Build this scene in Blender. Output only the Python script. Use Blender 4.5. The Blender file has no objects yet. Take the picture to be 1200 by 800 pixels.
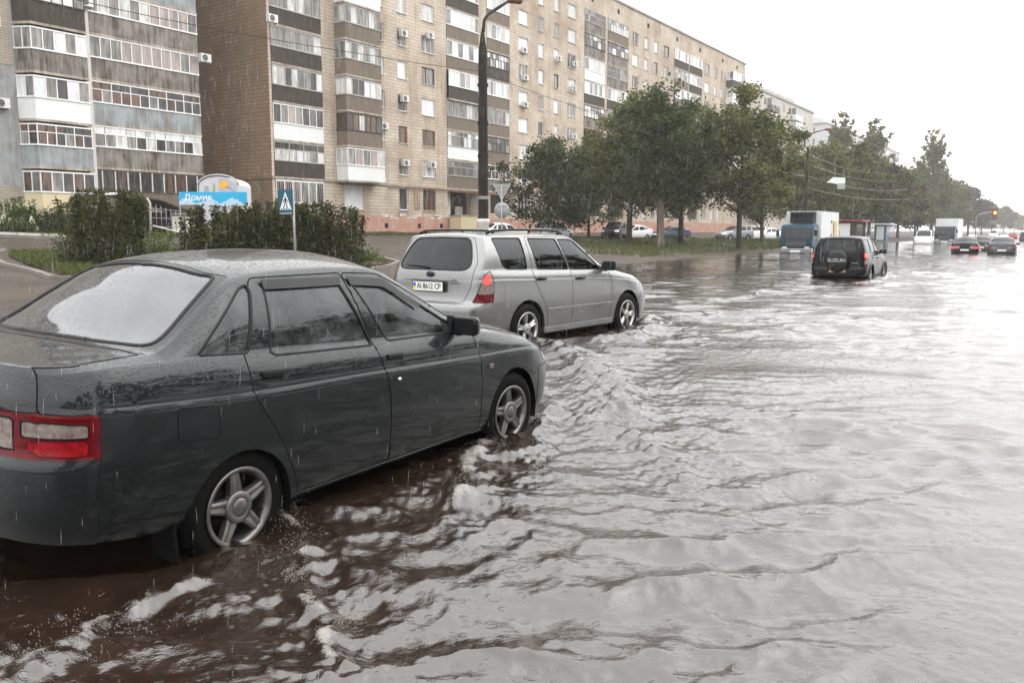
import bpy, bmesh, math, random
import numpy as np
from mathutils import Vector, Matrix
random.seed(7); np.random.seed(7)
SC = bpy.context.scene
COL = SC.collection
R = math.radians
CAM_H = 1.45

# ---------------------------------------------------------------- materials
def newmat(name):
    m = bpy.data.materials.new(name); m.use_nodes = True
    nt = m.node_tree
    return m, nt, nt.nodes['Principled BSDF']

def ramp(nt, stops):
    r = nt.nodes.new('ShaderNodeValToRGB')
    el = r.color_ramp.elements
    while len(el) < len(stops): el.new(0.5)
    for e, (p, c) in zip(el, stops):
        e.position = p; e.color = (c[0], c[1], c[2], 1)
    return r

def noise(nt, scale, detail=4, rough=.55, vec=None, dist=0):
    n = nt.nodes.new('ShaderNodeTexNoise')
    n.inputs['Scale'].default_value = scale; n.inputs['Detail'].default_value = detail
    n.inputs['Roughness'].default_value = rough; n.inputs['Distortion'].default_value = dist
    if vec is not None: nt.links.new(vec, n.inputs['Vector'])
    return n

def objco(nt):
    return nt.nodes.new('ShaderNodeTexCoord').outputs['Object']

def mapping(nt, vec, scale=(1, 1, 1), loc=(0, 0, 0), rot=(0, 0, 0)):
    m = nt.nodes.new('ShaderNodeMapping')
    m.inputs['Scale'].default_value = scale; m.inputs['Location'].default_value = loc; m.inputs['Rotation'].default_value = rot
    nt.links.new(vec, m.inputs['Vector'])
    return m.outputs['Vector']

def bump(nt, h, strength=.2, dist=.02, normal=None):
    b = nt.nodes.new('ShaderNodeBump')
    b.inputs['Strength'].default_value = strength; b.inputs['Distance'].default_value = dist
    nt.links.new(h, b.inputs['Height'])
    if normal is not None: nt.links.new(normal, b.inputs['Normal'])
    return b.outputs['Normal']

def mixc(nt, fac, a, b, blend='MIX'):
    m = nt.nodes.new('ShaderNodeMix'); m.data_type = 'RGBA'; m.blend_type = blend
    for s, v in ((0, fac), (6, a), (7, b)):
        if isinstance(v, (int, float)): m.inputs[s].default_value = v
        elif isinstance(v, tuple): m.inputs[s].default_value = (v[0], v[1], v[2], 1)
        else: nt.links.new(v, m.inputs[s])
    return m.outputs[2]

def math_(nt, op, a, b=0.0, clamp=False):
    m = nt.nodes.new('ShaderNodeMath'); m.operation = op; m.use_clamp = clamp
    for s, v in ((0, a), (1, b)):
        if isinstance(v, (int, float)): m.inputs[s].default_value = v
        else: nt.links.new(v, m.inputs[s])
    return m.outputs[0]

def simple(name, col, rough=.5, metal=0., var=.25, scale=6., bmp=0., spec=.2, coat=0.):
    """one colour, broken up by mottling of the surface itself"""
    m, nt, b = newmat(name)
    n = noise(nt, scale, 5, .6, objco(nt))
    lo = tuple(c*(1-var) for c in col); hi = tuple(min(1, c*(1+var*.7)) for c in col)
    r = ramp(nt, [(.3, lo), (.7, hi)])
    nt.links.new(n.outputs['Fac'], r.inputs['Fac']); nt.links.new(r.outputs['Color'], b.inputs['Base Color'])
    b.inputs['Roughness'].default_value = rough; b.inputs['Metallic'].default_value = metal
    b.inputs['Specular IOR Level'].default_value = spec; b.inputs['Coat Weight'].default_value = coat
    if bmp: nt.links.new(bump(nt, n.outputs['Fac'], bmp, .01), b.inputs['Normal'])
    return m

def stained(name, col, stain, rough=.75, amt=.55):
    """weathered panel: vertical run-down streaks and blotches"""
    m, nt, b = newmat(name)
    oc = objco(nt)
    s1 = noise(nt, 1.0, 6, .65, mapping(nt, oc, (5, 5, .5)))
    s2 = noise(nt, .9, 5, .6, oc)
    f = math_(nt, 'MULTIPLY', s1.outputs['Fac'], s2.outputs['Fac'])
    r = ramp(nt, [(.17, (0, 0, 0)), (.36, (1, 1, 1))]); nt.links.new(f, r.inputs['Fac'])
    k = math_(nt, 'MULTIPLY', r.outputs['Color'], amt)
    nt.links.new(mixc(nt, k, col, stain), b.inputs['Base Color'])
    b.inputs['Roughness'].default_value = rough; b.inputs['Specular IOR Level'].default_value = .15
    return m

def corrugated(name, col, col2, pitch=9.):
    m, nt, b = newmat(name)
    oc = objco(nt)
    w = nt.nodes.new('ShaderNodeTexWave'); w.wave_type = 'BANDS'; w.bands_direction = 'X'
    w.inputs['Scale'].default_value = pitch; w.inputs['Distortion'].default_value = .2
    nt.links.new(oc, w.inputs['Vector'])
    n = noise(nt, 1.3, 6, .65, mapping(nt, oc, (3, 3, .6)))
    r = ramp(nt, [(.3, col), (.7, col2)]); nt.links.new(n.outputs['Fac'], r.inputs['Fac'])
    nt.links.new(r.outputs['Color'], b.inputs['Base Color'])
    nt.links.new(bump(nt, w.outputs['Fac'], .6, .03), b.inputs['Normal'])
    b.inputs['Roughness'].default_value = .7; b.inputs['Specular IOR Level'].default_value = .12
    return m

def masonry(name, c1, c2, mortar, bw, bh, stain, stain_amt=.5, rough=.85, msize=.012, blot=.35):
    m, nt, b = newmat(name)
    oc = objco(nt)
    sep = nt.nodes.new('ShaderNodeSeparateXYZ'); nt.links.new(oc, sep.inputs[0])
    xy = math_(nt, 'ADD', sep.outputs[0], sep.outputs[1])
    cb = nt.nodes.new('ShaderNodeCombineXYZ')
    nt.links.new(xy, cb.inputs[0]); nt.links.new(sep.outputs[2], cb.inputs[1])
    br = nt.nodes.new('ShaderNodeTexBrick')
    nt.links.new(cb.outputs[0], br.inputs['Vector'])
    br.inputs['Scale'].default_value = 1; br.inputs['Brick Width'].default_value = bw; br.inputs['Row Height'].default_value = bh
    br.inputs['Mortar Size'].default_value = msize; br.inputs['Mortar Smooth'].default_value = .3; br.inputs['Bias'].default_value = -.1
    br.inputs['Color1'].default_value = (*c1, 1); br.inputs['Color2'].default_value = (*c2, 1); br.inputs['Mortar'].default_value = (*mortar, 1)
    n1 = noise(nt, .22, 6, .62, oc)
    n2 = noise(nt, .8, 6, .7, mapping(nt, oc, (1.6, 1.6, .22)))
    r1 = ramp(nt, [(.42, (0, 0, 0)), (.68, (1, 1, 1))]); nt.links.new(n1.outputs['Fac'], r1.inputs['Fac'])
    r2 = ramp(nt, [(.5, (0, 0, 0)), (.72, (1, 1, 1))]); nt.links.new(n2.outputs['Fac'], r2.inputs['Fac'])
    k1 = math_(nt, 'MULTIPLY', r1.outputs['Color'], blot); k2 = math_(nt, 'MULTIPLY', r2.outputs['Color'], stain_amt)
    c = mixc(nt, k1, br.outputs['Color'], stain); c = mixc(nt, k2, c, stain)
    nt.links.new(c, b.inputs['Base Color'])
    nt.links.new(bump(nt, br.outputs['Fac'], -.35, .012), b.inputs['Normal'])
    b.inputs['Roughness'].default_value = rough; b.inputs['Specular IOR Level'].default_value = .1
    return m

def car_paint(name, col, metal=.55, rough=.32, drops=True, dirt=(.045, .036, .028), dirt_top=.55, dirt_amt=.6, coat=.5):
    """metallic paint under clear coat, rain beads where it lies flat, road film low down"""
    m, nt, b = newmat(name)
    oc = objco(nt)
    sep = nt.nodes.new('ShaderNodeSeparateXYZ'); nt.links.new(oc, sep.inputs[0])
    n = noise(nt, 3.2, 7, .7, oc)
    lowf = math_(nt, 'SUBTRACT', dirt_top, sep.outputs[2])
    lowf = math_(nt, 'MULTIPLY', lowf, 2.2, True)
    dn = math_(nt, 'MULTIPLY', lowf, n.outputs['Fac']); dn = math_(nt, 'MULTIPLY', dn, dirt_amt*1.7, True)
    nt.links.new(mixc(nt, dn, col, dirt), b.inputs['Base Color'])
    b.inputs['Metallic'].default_value = metal
    rr = math_(nt, 'MULTIPLY_ADD', n.outputs['Fac'], .1); 
    rr.node.inputs[2].default_value = rough-.05
    rg = math_(nt, 'ADD', rr, math_(nt, 'MULTIPLY', dn, .35))
    nt.links.new(rg, b.inputs['Roughness'])
    b.inputs['Coat Weight'].default_value = coat; b.inputs['Coat Roughness'].default_value = .035; b.inputs['Specular IOR Level'].default_value = .15
    if drops:
        v = nt.nodes.new('ShaderNodeTexVoronoi'); v.feature = 'F1'; v.inputs['Scale'].default_value = 85; v.inputs['Randomness'].default_value = 1
        nt.links.new(oc, v.inputs['Vector'])
        r = ramp(nt, [(.0, (1, 1, 1)), (.36, (.6, .6, .6)), (.42, (0, 0, 0))]); nt.links.new(v.outputs['Distance'], r.inputs['Fac'])
        pick = nt.nodes.new('ShaderNodeSeparateColor'); nt.links.new(v.outputs['Color'], pick.inputs[0])
        has = math_(nt, 'GREATER_THAN', pick.outputs[0], .45)
        h = math_(nt, 'MULTIPLY', r.outputs['Color'], has)
        ge = nt.nodes.new('ShaderNodeNewGeometry'); sn = nt.nodes.new('ShaderNodeSeparateXYZ'); nt.links.new(ge.outputs['True Normal'], sn.inputs[0])
        lie = math_(nt, 'MULTIPLY_ADD', sn.outputs[2], 1.3, True); lie.node.inputs[2].default_value = .10     # drops run off the steep panels
        h = math_(nt, 'MULTIPLY', h, lie)
        nn = bump(nt, h, .75, .0045)
        nt.links.new(nn, b.inputs['Coat Normal']); nt.links.new(nn, b.inputs['Normal'])
    return m

def glass(name, tint=(.25, .27, .27), rough=.03, drops=0., ior=1.42, film=(.0, .34)):
    """tinted car glass: part see-through, part mirror by angle"""
    m = bpy.data.materials.new(name); m.use_nodes = True
    nt = m.node_tree; nt.nodes.clear()
    out = nt.nodes.new('ShaderNodeOutputMaterial')
    tr = nt.nodes.new('ShaderNodeBsdfTransparent'); tr.inputs['Color'].default_value = (*tint, 1)
    gl = nt.nodes.new('ShaderNodeBsdfGlossy'); gl.inputs['Roughness'].default_value = rough
    gl.inputs['Color'].default_value = (.95, .97, 1, 1)
    fr = nt.nodes.new('ShaderNodeFresnel'); fr.inputs['IOR'].default_value = ior
    mx = nt.nodes.new('ShaderNodeMixShader')
    nt.links.new(fr.outputs[0], mx.inputs[0]); nt.links.new(tr.outputs[0], mx.inputs[1]); nt.links.new(gl.outputs[0], mx.inputs[2])
    oc = objco(nt)
    if drops:
        v = nt.nodes.new('ShaderNodeTexVoronoi'); v.inputs['Scale'].default_value = 75; nt.links.new(oc, v.inputs['Vector'])
        r = ramp(nt, [(.0, (1, 1, 1)), (.34, (.7, .7, .7)), (.4, (0, 0, 0))]); nt.links.new(v.outputs['Distance'], r.inputs['Fac'])
        sc = nt.nodes.new('ShaderNodeSeparateColor'); nt.links.new(v.outputs['Color'], sc.inputs[0])
        h = math_(nt, 'MULTIPLY', r.outputs['Color'], math_(nt, 'GREATER_THAN', sc.outputs[0], .5))
        nn = bump(nt, h, drops, .004)
        nt.links.new(nn, gl.inputs['Normal']); nt.links.new(nn, fr.inputs['Normal'])
        # a film of water beads scatters light; its blotches also paint mirrored trees
        df = nt.nodes.new('ShaderNodeBsdfDiffuse'); df.inputs['Color'].default_value = (.62, .65, .66, 1)
        m2 = nt.nodes.new('ShaderNodeMixShader')
        n = noise(nt, 4.5, 6, .68, oc)
        rr = ramp(nt, [(.38, (film[0],)*3), (.66, (film[1],)*3)]); nt.links.new(n.outputs['Fac'], rr.inputs['Fac'])
        nt.links.new(math_(nt, 'MULTIPLY', rr.outputs['Color'], min(1, drops*2)), m2.inputs[0])
        nt.links.new(mx.outputs[0], m2.inputs[1]); nt.links.new(df.outputs[0], m2.inputs[2]); mx = m2
    nt.links.new(mx.outputs[0], out.inputs[0])
    return m

def emitter(name, col, strength, base=None):
    m, nt, b = newmat(name)
    b.inputs['Base Color'].default_value = (*(base or col), 1)
    b.inputs['Emission Color'].default_value = (*col, 1); b.inputs['Emission Strength'].default_value = strength
    b.inputs['Roughness'].default_value = .15; b.inputs['Coat Weight'].default_value = .6
    return m

M = {}
M['dark_glass'] = simple('dark_glass', (.012, .014, .015), .06, 0, .3, 3, 0, .3)
M['black_plastic'] = simple('black_plastic', (.014, .014, .015), .42, 0, .3, 20, .05)
M['black_gloss'] = simple('black_gloss', (.006, .006, .007), .15, 0, .2, 8, 0, .2, .25)
M['rubber'] = simple('rubber', (.008, .0078, .0075), .55, 0, .3, 30, .1, .07)
M['seal'] = simple('seal', (.008, .008, .008), .5, 0, .1)
M['gap'] = simple('gap', (.004, .004, .004), .9, 0, .1)
M['alloy'] = simple('alloy', (.20, .19, .18), .36, .8, .3, 14, .03)
M['alloy_bright'] = simple('alloy_bright', (.42, .41, .39), .3, .85, .2, 14, .02)
M['brake_dark'] = simple('brake_dark', (.02, .018, .016), .6, .3, .4, 12)
M['chrome'] = simple('chrome', (.75, .75, .75), .15, 1., .1)
M['red_lens'] = simple('red_lens', (.11, .0015, .005), .14, 0, .35, 22, .1, .12, .2)
M['red_lens_lit'] = emitter('red_lens_lit', (1., .03, .03), .22, (.3, .005, .01))
M['red_glow'] = simple('red_glow', (.26, .003, .007), .15, 0, .45, 30, .3, .15, .2)
M['clear_lens'] = simple('clear_lens', (.22, .175, .155), .2, .15, .5, 34, .3, .3, .4)
M['amber_lens'] = simple('amber_lens', (.7, .25, .03), .15, 0, .2, 20, 0, .6, .5)
M['head_lens'] = simple('head_lens', (.7, .72, .72), .1, .3, .2, 14, 0, .6, .6)
M['brake_lit'] = emitter('brake_lit', (1., .045, .04), 2.2, (.5, .01, .01))
M['plate_white'] = simple('plate_white', (.78, .78, .76), .4, 0, .06, 8)
M['plate_yellow'] = simple('plate_yellow', (.75, .5, .33), .4, 0, .1, 8)
M['ink'] = simple('ink', (.01, .01, .012), .5, 0, .1)
M['interior'] = simple('interior', (.035, .034, .035), .8, 0, .3, 9)
M['white_paint'] = simple('white_paint', (.76, .76, .75), .45, 0, .08, 3)
M['paint_emblem'] = simple('paint_emblem', (.02, .025, .04), .2, .2, .2)

# ---------------------------------------------------------------- objects
def tag(o, label=None, cat=None, group=None, kind=None):
    if label: o['label'] = label
    if cat: o['category'] = cat
    if group: o['group'] = group
    if kind: o['kind'] = kind
    return o

def empty(name, loc=(0, 0, 0), rz=0., parent=None):
    o = bpy.data.objects.new(name, None); COL.objects.link(o)
    o.location = loc; o.rotation_euler = (0, 0, rz); o.empty_display_size = .3
    if parent: o.parent = parent
    return o

def link(name, me, parent=None, loc=(0, 0, 0)):
    o = bpy.data.objects.new(name, me); COL.objects.link(o)
    o.location = loc
    if parent: o.parent = parent
    return o

def copy_tree(o, parent=None):
    c = o.copy(); COL.objects.link(c)
    if parent: c.parent = parent
    for ch in list(o.children): copy_tree(ch, c)
    return c

class MB:
    """collects shapes into one mesh"""
    def __init__(s): s.v = []; s.f = []; s.m = []; s.sm = []; s.mats = []
    def mi(s, mat):
        if mat not in s.mats: s.mats.append(mat)
        return s.mats.index(mat)
    def add(s, vs, fs, mat, smooth=False):
        b = len(s.v); k = s.mi(mat)
        s.v.extend([tuple(map(float, v)) for v in vs])
        for f in fs: s.f.append([b+i for i in f]); s.m.append(k); s.sm.append(smooth)
        return s
    def box(s, x0, x1, y0, y1, z0, z1, mat, tf=None, bev=0.):
        if bev > 0:
            bm = bmesh.new(); bmesh.ops.create_cube(bm, size=1)
            for v in bm.verts: v.co = Vector(((x0+x1)/2+v.co.x*(x1-x0), (y0+y1)/2+v.co.y*(y1-y0), (z0+z1)/2+v.co.z*(z1-z0)))
            bmesh.ops.bevel(bm, geom=bm.edges[:], offset=bev, segments=2, affect='EDGES', profile=.6)
            bm.verts.index_update()
            vs = [v.co.copy() for v in bm.verts]; fs = [[v.index for v in f.verts] for f in bm.faces]; bm.free()
        else:
            vs = [(x, y, z) for x in (x0, x1) for y in (y0, y1) for z in (z0, z1)]
            fs = [(0, 1, 3, 2), (4, 6, 7, 5), (0, 4, 5, 1), (2, 3, 7, 6), (0, 2, 6, 4), (1, 5, 7, 3)]
        if tf: vs = [tf(v) for v in vs]
        return s.add(vs, fs, mat)
    def tube(s, pts, rad, mat, n=8, caps=True, smooth=True):
        pts = [Vector(p) for p in pts]
        if not hasattr(rad, '__len__'): rad = [rad]*len(pts)
        vs = []; fs = []; up = Vector((0, 0, 1)); prevx = None
        for i, p in enumerate(pts):
            t = (pts[min(i+1, len(pts)-1)]-pts[max(i-1, 0)])
            if t.length < 1e-9: t = Vector((0, 0, 1))
            t.normalize()
            if prevx is None:
                a = Vector((1, 0, 0)) if abs(t.x) < .8 else Vector((0, 1, 0))
                x = (a-t*a.dot(t)).normalized()
            else:
                x = prevx-t*prevx.dot(t)
                x = x.normalized() if x.length > 1e-6 else prevx
            prevx = x; y = t.cross(x)
            for k in range(n):
                a = 2*math.pi*k/n
                vs.append(p+(x*math.cos(a)+y*math.sin(a))*rad[i])
        for i in range(len(pts)-1):
            for k in range(n):
                k2 = (k+1) % n
                fs.append((i*n+k, i*n+k2, (i+1)*n+k2, (i+1)*n+k))
        if caps:
            fs.append(tuple(range(n))[::-1]); fs.append(tuple((len(pts)-1)*n+k for k in range(n)))
        return s.add(vs, fs, mat, smooth)
    def lathe(s, prof, mat, n=40, axis='z', origin=(0, 0, 0), smooth=True, closed=False):
        """prof: (radius, height) pairs turned about the axis"""
        vs = []; fs = []; o = Vector(origin)
        for r, h in prof:
            for k in range(n):
                a = 2*math.pi*k/n
                c, q = r*math.cos(a), r*math.sin(a)
                p = (c, q, h) if axis == 'z' else ((c, h, q) if axis == 'y' else (h, c, q))
                vs.append(o+Vector(p))
        m = len(prof)
        for i in range(m if closed else m-1):
            i2 = (i+1) % m
            for k in range(n):
                k2 = (k+1) % n
                fs.append((i*n+k, i*n+k2, i2*n+k2, i2*n+k))
        return s.add(vs, fs, mat, smooth)
    def prism(s, poly, axis, a, b, mat):
        """poly: 2-D outline, extruded along the axis from a to b"""
        def P(u, w, h): return {'x': (h, u, w), 'y': (u, h, w), 'z': (u, w, h)}[axis]
        n = len(poly)
        vs = [P(u, w, a) for u, w in poly]+[P(u, w, b) for u, w in poly]
        fs = [tuple(range(n))[::-1], tuple(range(n, 2*n))]+[(i, (i+1) % n, n+(i+1) % n, n+i) for i in range(n)]
        return s.add(vs, fs, mat)
    def mesh(s, name, recalc=True):
        me = bpy.data.meshes.new(name)
        me.from_pydata(s.v, [], s.f)
        for m in s.mats: me.materials.append(m)
        me.polygons.foreach_set('material_index', s.m)
        me.polygons.foreach_set('use_smooth', s.sm)
        if recalc and len(s.f) < 60000:
            bm = bmesh.new(); bm.from_mesh(me); bmesh.ops.recalc_face_normals(bm, faces=bm.faces[:]); bm.to_mesh(me); bm.free()
        me.update()
        return me
    def build(s, name, parent=None, loc=(0, 0, 0)):
        return link(name, s.mesh(name), parent, loc)

def text_mesh(body, size, mat, extr=.004, bold=0.):
    cu = bpy.data.curves.new('lettering', 'FONT'); cu.body = body; cu.size = size; cu.extrude = extr; cu.offset = bold
    cu.align_x = 'CENTER'; cu.align_y = 'CENTER'; cu.resolution_u = 3
    ob = bpy.data.objects.new('lettering', cu); COL.objects.link(ob)
    dg = bpy.context.evaluated_depsgraph_get(); dg.update()
    me = bpy.data.meshes.new_from_object(ob.evaluated_get(dg))
    bpy.data.objects.remove(ob); bpy.data.curves.remove(cu)
    me.materials.clear(); me.materials.append(mat)
    return me

def np_mesh(name, verts, quads, mats, smooth=True):
    me = bpy.data.meshes.new(name)
    verts = np.asarray(verts, np.float32); quads = np.asarray(quads, np.int32)
    me.vertices.add(len(verts)); me.vertices.foreach_set('co', verts.ravel())
    k = quads.shape[1]
    me.loops.add(quads.size); me.loops.foreach_set('vertex_index', quads.ravel())
    me.polygons.add(len(quads)); me.polygons.foreach_set('loop_start', np.arange(0, quads.size, k, dtype=np.int32))
    me.polygons.foreach_set('use_smooth', np.full(len(quads), smooth, bool))
    for m in mats: me.materials.append(m)
    me.update(calc_edges=True); me.validate()
    return me

# ---------------------------------------------------------------- the lie of the land
RA = R(32.5)                                  # the road runs this far right of the view
RD = np.array([math.sin(RA), math.cos(RA)]); RN = np.array([math.cos(RA), -math.sin(RA)])
def road_uv(x, y): return x*RD[0]+y*RD[1], x*RN[0]+y*RN[1]
_TV = [-400, -80, -50, -35, -23, -18, -16.3, -15.2, -13.5, 30, 60]
_TZ = [1.6, 1.5, 1.32, .62, .30, .10, .03, -.05, -.25, -.25, -.25]
def terrain(x, y):
    u, v = road_uv(np.asarray(x, float), np.asarray(y, float))
    sh = np.interp(u, [-60, 13, 29, 71], [4.6, 4.6, 0, 4.2])
    vv = np.where(v < -24, v, np.where(v > -15, v+sh, v+sh*np.clip((v+24)/9, 0, 1)))
    z = np.interp(vv, _TV, _TZ)
    w = np.clip((vv+24)/4, 0, 1)*np.clip((-14.8-vv)/1.2, 0, 1)
    z = z+w*.055*(np.sin(x*1.7+np.sin(y*.9)*1.5)*np.sin(y*1.3+np.sin(x*.7))+.6*np.sin(x*3.9+y*1.1)*np.sin(y*3.1-x*.8))
    return z
def tz(x, y): return float(terrain(x, y))
# ================================================================= cars
def pchip(xs, ys):
    xs = np.array(xs, float); ys = np.array(ys, float)
    h = np.diff(xs); d = np.diff(ys)/h; m = np.zeros(len(xs))
    for i in range(1, len(xs)-1):
        if d[i-1]*d[i] > 0:
            w1 = 2*h[i]+h[i-1]; w2 = h[i]+2*h[i-1]
            m[i] = (w1+w2)/(w1/d[i-1]+w2/d[i])
    m[0] = d[0]; m[-1] = d[-1]
    def f(x):
        x = np.clip(np.asarray(x, float), xs[0], xs[-1])
        k = np.clip(np.searchsorted(xs, x)-1, 0, len(xs)-2)
        t = (x-xs[k])/h[k]
        return ((2*t**3-3*t**2+1)*ys[k]+(t**3-2*t**2+t)*h[k]*m[k]+(-2*t**3+3*t**2)*ys[k+1]+(t**3-t**2)*h[k]*m[k+1])
    return f
def tab(t): return pchip([a for a, _ in t], [b for _, b in t])

def chaikin(poly, n=2):
    p = [np.array(q, float) for q in poly]; out = []; r = n if n < 1 else (.03, .05)[n-1]
    for i in range(len(p)):
        a, b, c = p[i-1], p[i], p[(i+1) % len(p)]
        la, lc = np.linalg.norm(a-b), np.linalg.norm(c-b)
        e0 = b+(a-b)*min(r/la, .45); e1 = b+(c-b)*min(r/lc, .45)
        for t in np.linspace(0, 1, 5): out.append(e0*(1-t)**2+b*2*t*(1-t)+e1*t*t)
    return np.array(out)

def inside(pt, poly):
    x, y = pt[..., 0], pt[..., 1]; r = np.zeros(x.shape, bool); n = len(poly)
    for i in range(n):
        x1, y1 = poly[i]; x2, y2 = poly[(i+1) % n]
        if y1 == y2: continue
        r ^= ((y1 > y) != (y2 > y)) & (x < (x2-x1)*(y-y1)/(y2-y1)+x1)
    return r

def nearest(pt, poly):
    best = np.full(pt.shape[:-1], 1e9); res = np.zeros(pt.shape); n = len(poly)
    for i in range(n):
        a = poly[i]; b = poly[(i+1) % n]; d = b-a; L = d@d
        if L < 1e-12: continue
        t = np.clip(((pt-a)@d)/L, 0, 1); q = a+t[..., None]*d
        e = np.linalg.norm(pt-q, axis=-1); k = e < best
        best[k] = e[k]; res[k] = q[k]
    return res, best

class Shell:
    """half a car body as a grid of stations (i) by rows (j), mirrored at the end"""
    def __init__(s, P):
        s.P = P
        f = {k: tab(P[k]) for k in ('zbot', 'zcr', 'zbelt', 'wbot', 'wmid', 'wcr', 'wbelt', 'ze', 'we', 'zc')}
        s.f = f
        xr, xf = tab(P['xr']), tab(P['xf'])
        n, ne = P['n'], P['ne']; nA, nB, nC, nD = P['rows']
        xs = np.linspace(P['xsr'], P['xsf'], n)
        er, ef = P.get('er', .6), P.get('ef', .6)
        ph = np.linspace(0, math.pi/2, ne+1)[1:]
        xrn = float(xr(P.get('zref', .6))); xfn = float(xf(P.get('zref', .6)))
        st = []
        for p in ph[::-1]: st.append((P['xsr']-(P['xsr']-xrn)*math.sin(p)**er, math.cos(p)**er if p < math.pi/2-1e-6 else 0., ('r', math.sin(p)**er)))
        for x in xs: st.append((x, 1., None))
        for p in ph: st.append((P['xsf']+(xfn-P['xsf'])*math.sin(p)**ef, math.cos(p)**ef if p < math.pi/2-1e-6 else 0., ('f', math.sin(p)**ef)))
        NJ = nA+nB+nC+nD+1
        G = np.zeros((len(st), NJ, 3)); step = P.get('step', .012)
        prof = pchip([0, .1, .3, .62, 1], [0, .55, .85, 1, 1])
        for i, (x, k, end) in enumerate(st):
            zb, zc_, zl, z_e, zt = (float(f[q](x)) for q in ('zbot', 'zcr', 'zbelt', 'ze', 'zc'))
            wb, wm, wc, wl, w_e = (float(f[q](x)) for q in ('wbot', 'wmid', 'wcr', 'wbelt', 'we'))
            y = []; z = []
            for j in range(nA):
                t = j/(nA-1); z.append(zb+(zc_-zb)*t)
                p = float(prof(t)); w = wb+(wm-wb)*p
                if t > .62: w += (wc-wm)*((t-.62)/.38)**1.5
                y.append(w)
            for j in range(nB):
                t = j/(nB-1); z.append(zc_+.014+(zl-zc_-.014)*t); y.append(wl+(wc-step-wl)*(1-t**1.7))
            hh = z_e-zl
            for j in range(1, nC+1):
                t = j/nC; z.append(zl+hh*t)
                y.append(wl-.006+(w_e-wl+.006)*t+P.get('bulge', .022)*math.sin(math.pi*t)*min(1, max(0, hh)/.35))
            for j in range(1, nD+2):
                t = j/(nD+1)
                t = t**.9
                yy = w_e*(1-t); y.append(yy); z.append(z_e+(zt-z_e)*(1-(abs(yy)/max(w_e, 1e-6))**P.get('crown', 2.3)))
            y = np.array(y[:NJ]); z = np.array(z[:NJ])
            y[-1] = 0; z[-1] = zt
            X = np.full(NJ, x)
            if end:
                if end[0] == 'r': X = P['xsr']-(P['xsr']-xr(z))*end[1]
                else: X = P['xsf']+(xf(z)-P['xsf'])*end[1]
            G[i, :, 0] = X; G[i, :, 1] = -y*k; G[i, :, 2] = z
        s.G = G; s.st = st; s.rows = (nA, nB, nC, nD)
        mid = G[:, nA//2, :2]
        arc = np.concatenate([[0], np.cumsum(np.linalg.norm(np.diff(mid, axis=0), axis=1))])
        s.arc = arc
        s.reg = np.zeros((len(st)-1, NJ-1), int)
        s.names = ['body']; s.lock = np.zeros(G.shape[:2], bool)
        s.polys = {}
        s.jr = {'low': (0, nA+nB-1), 'side': (0, nA+nB+nC-1), 'green': (nA+nB-2, nA+nB+nC-1), 'top': (nA+nB+nC-1, NJ-1), 'all': (0, NJ-1), 'hood': (nA+nB-1, NJ-1), 'up': (nA-1, NJ-1)}
    def proj(s, mode):
        G = s.G
        if mode == 'side': return G[..., [0, 2]].copy()
        if mode == 'top': return np.stack([G[..., 0], -G[..., 1]], -1)
        if mode == 'wrapr': return np.stack([np.repeat(s.arc[:, None], G.shape[1], 1), G[..., 2]], -1)
        if mode == 'wrapf': return np.stack([np.repeat((s.arc[-1]-s.arc)[:, None], G.shape[1], 1), G[..., 2]], -1)
        if mode == 'end': return np.stack([-G[..., 1], G[..., 2]], -1)
    def region(s, name, mode, poly, rows='all', xr=None, rnd=2, only=None, snap=True):
        poly = chaikin(poly, rnd) if rnd else np.array(poly, float)
        Q = s.proj(mode); C = (Q[:-1, :-1]+Q[1:, :-1]+Q[:-1, 1:]+Q[1:, 1:])/4
        m = inside(C, poly)
        j0, j1 = s.jr[rows]; mm = np.zeros_like(m); mm[:, j0:j1] = True
        if xr is not None:
            cx = (s.G[:-1, :-1, 0]+s.G[1:, 1:, 0])/2; mm &= (cx > xr[0]) & (cx < xr[1])
        m &= mm
        if only is not None: m &= np.isin(s.reg, [s.names.index(o) for o in only if o in s.names])
        if name not in s.names: s.names.append(name)
        k = s.names.index(name)
        # boundary vertices move on to the outline
        cnt = np.zeros(s.G.shape[:2]); tot = np.zeros(s.G.shape[:2])
        for a in (0, 1):
            for b in (0, 1):
                cnt[a:a+m.shape[0], b:b+m.shape[1]] += m; tot[a:a+m.shape[0], b:b+m.shape[1]] += mm
        bd = (cnt > 0) & (cnt < tot) & ~s.lock
        if snap and bd.any():
            tgt, dist = nearest(Q, poly)
            I, J = np.where(bd); G0 = s.G.copy()
            for i, j in zip(I, J):
                i0, i1 = max(i-1, 0), min(i+1, s.G.shape[0]-1); ja, jb = max(j-1, 0), min(j+1, s.G.shape[1]-1)
                du = (Q[i1, j]-Q[i0, j])/(i1-i0); dv = (Q[i, jb]-Q[i, ja])/(jb-ja)
                A = np.stack([du, dv], 1)
                if abs(np.linalg.det(A)) < 1e-9: continue
                e = np.linalg.solve(A, tgt[i, j]-Q[i, j]); 
                if np.abs(e).max() > 1.1: continue
                s.G[i, j] = G0[i, j]+(G0[i1, j]-G0[i0, j])/(i1-i0)*e[0]+(G0[i, jb]-G0[i, ja])/(jb-ja)*e[1]
            s.lock |= bd
        s.reg[m] = k
        s.polys[name] = poly
        return m
    def side_y(s, x, z):
        d = np.hypot(s.G[..., 0]-x, s.G[..., 2]-z); d[:, s.jr['top'][0]:] = 9
        return -float(s.G[..., 1].ravel()[d.argmin()])
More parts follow.
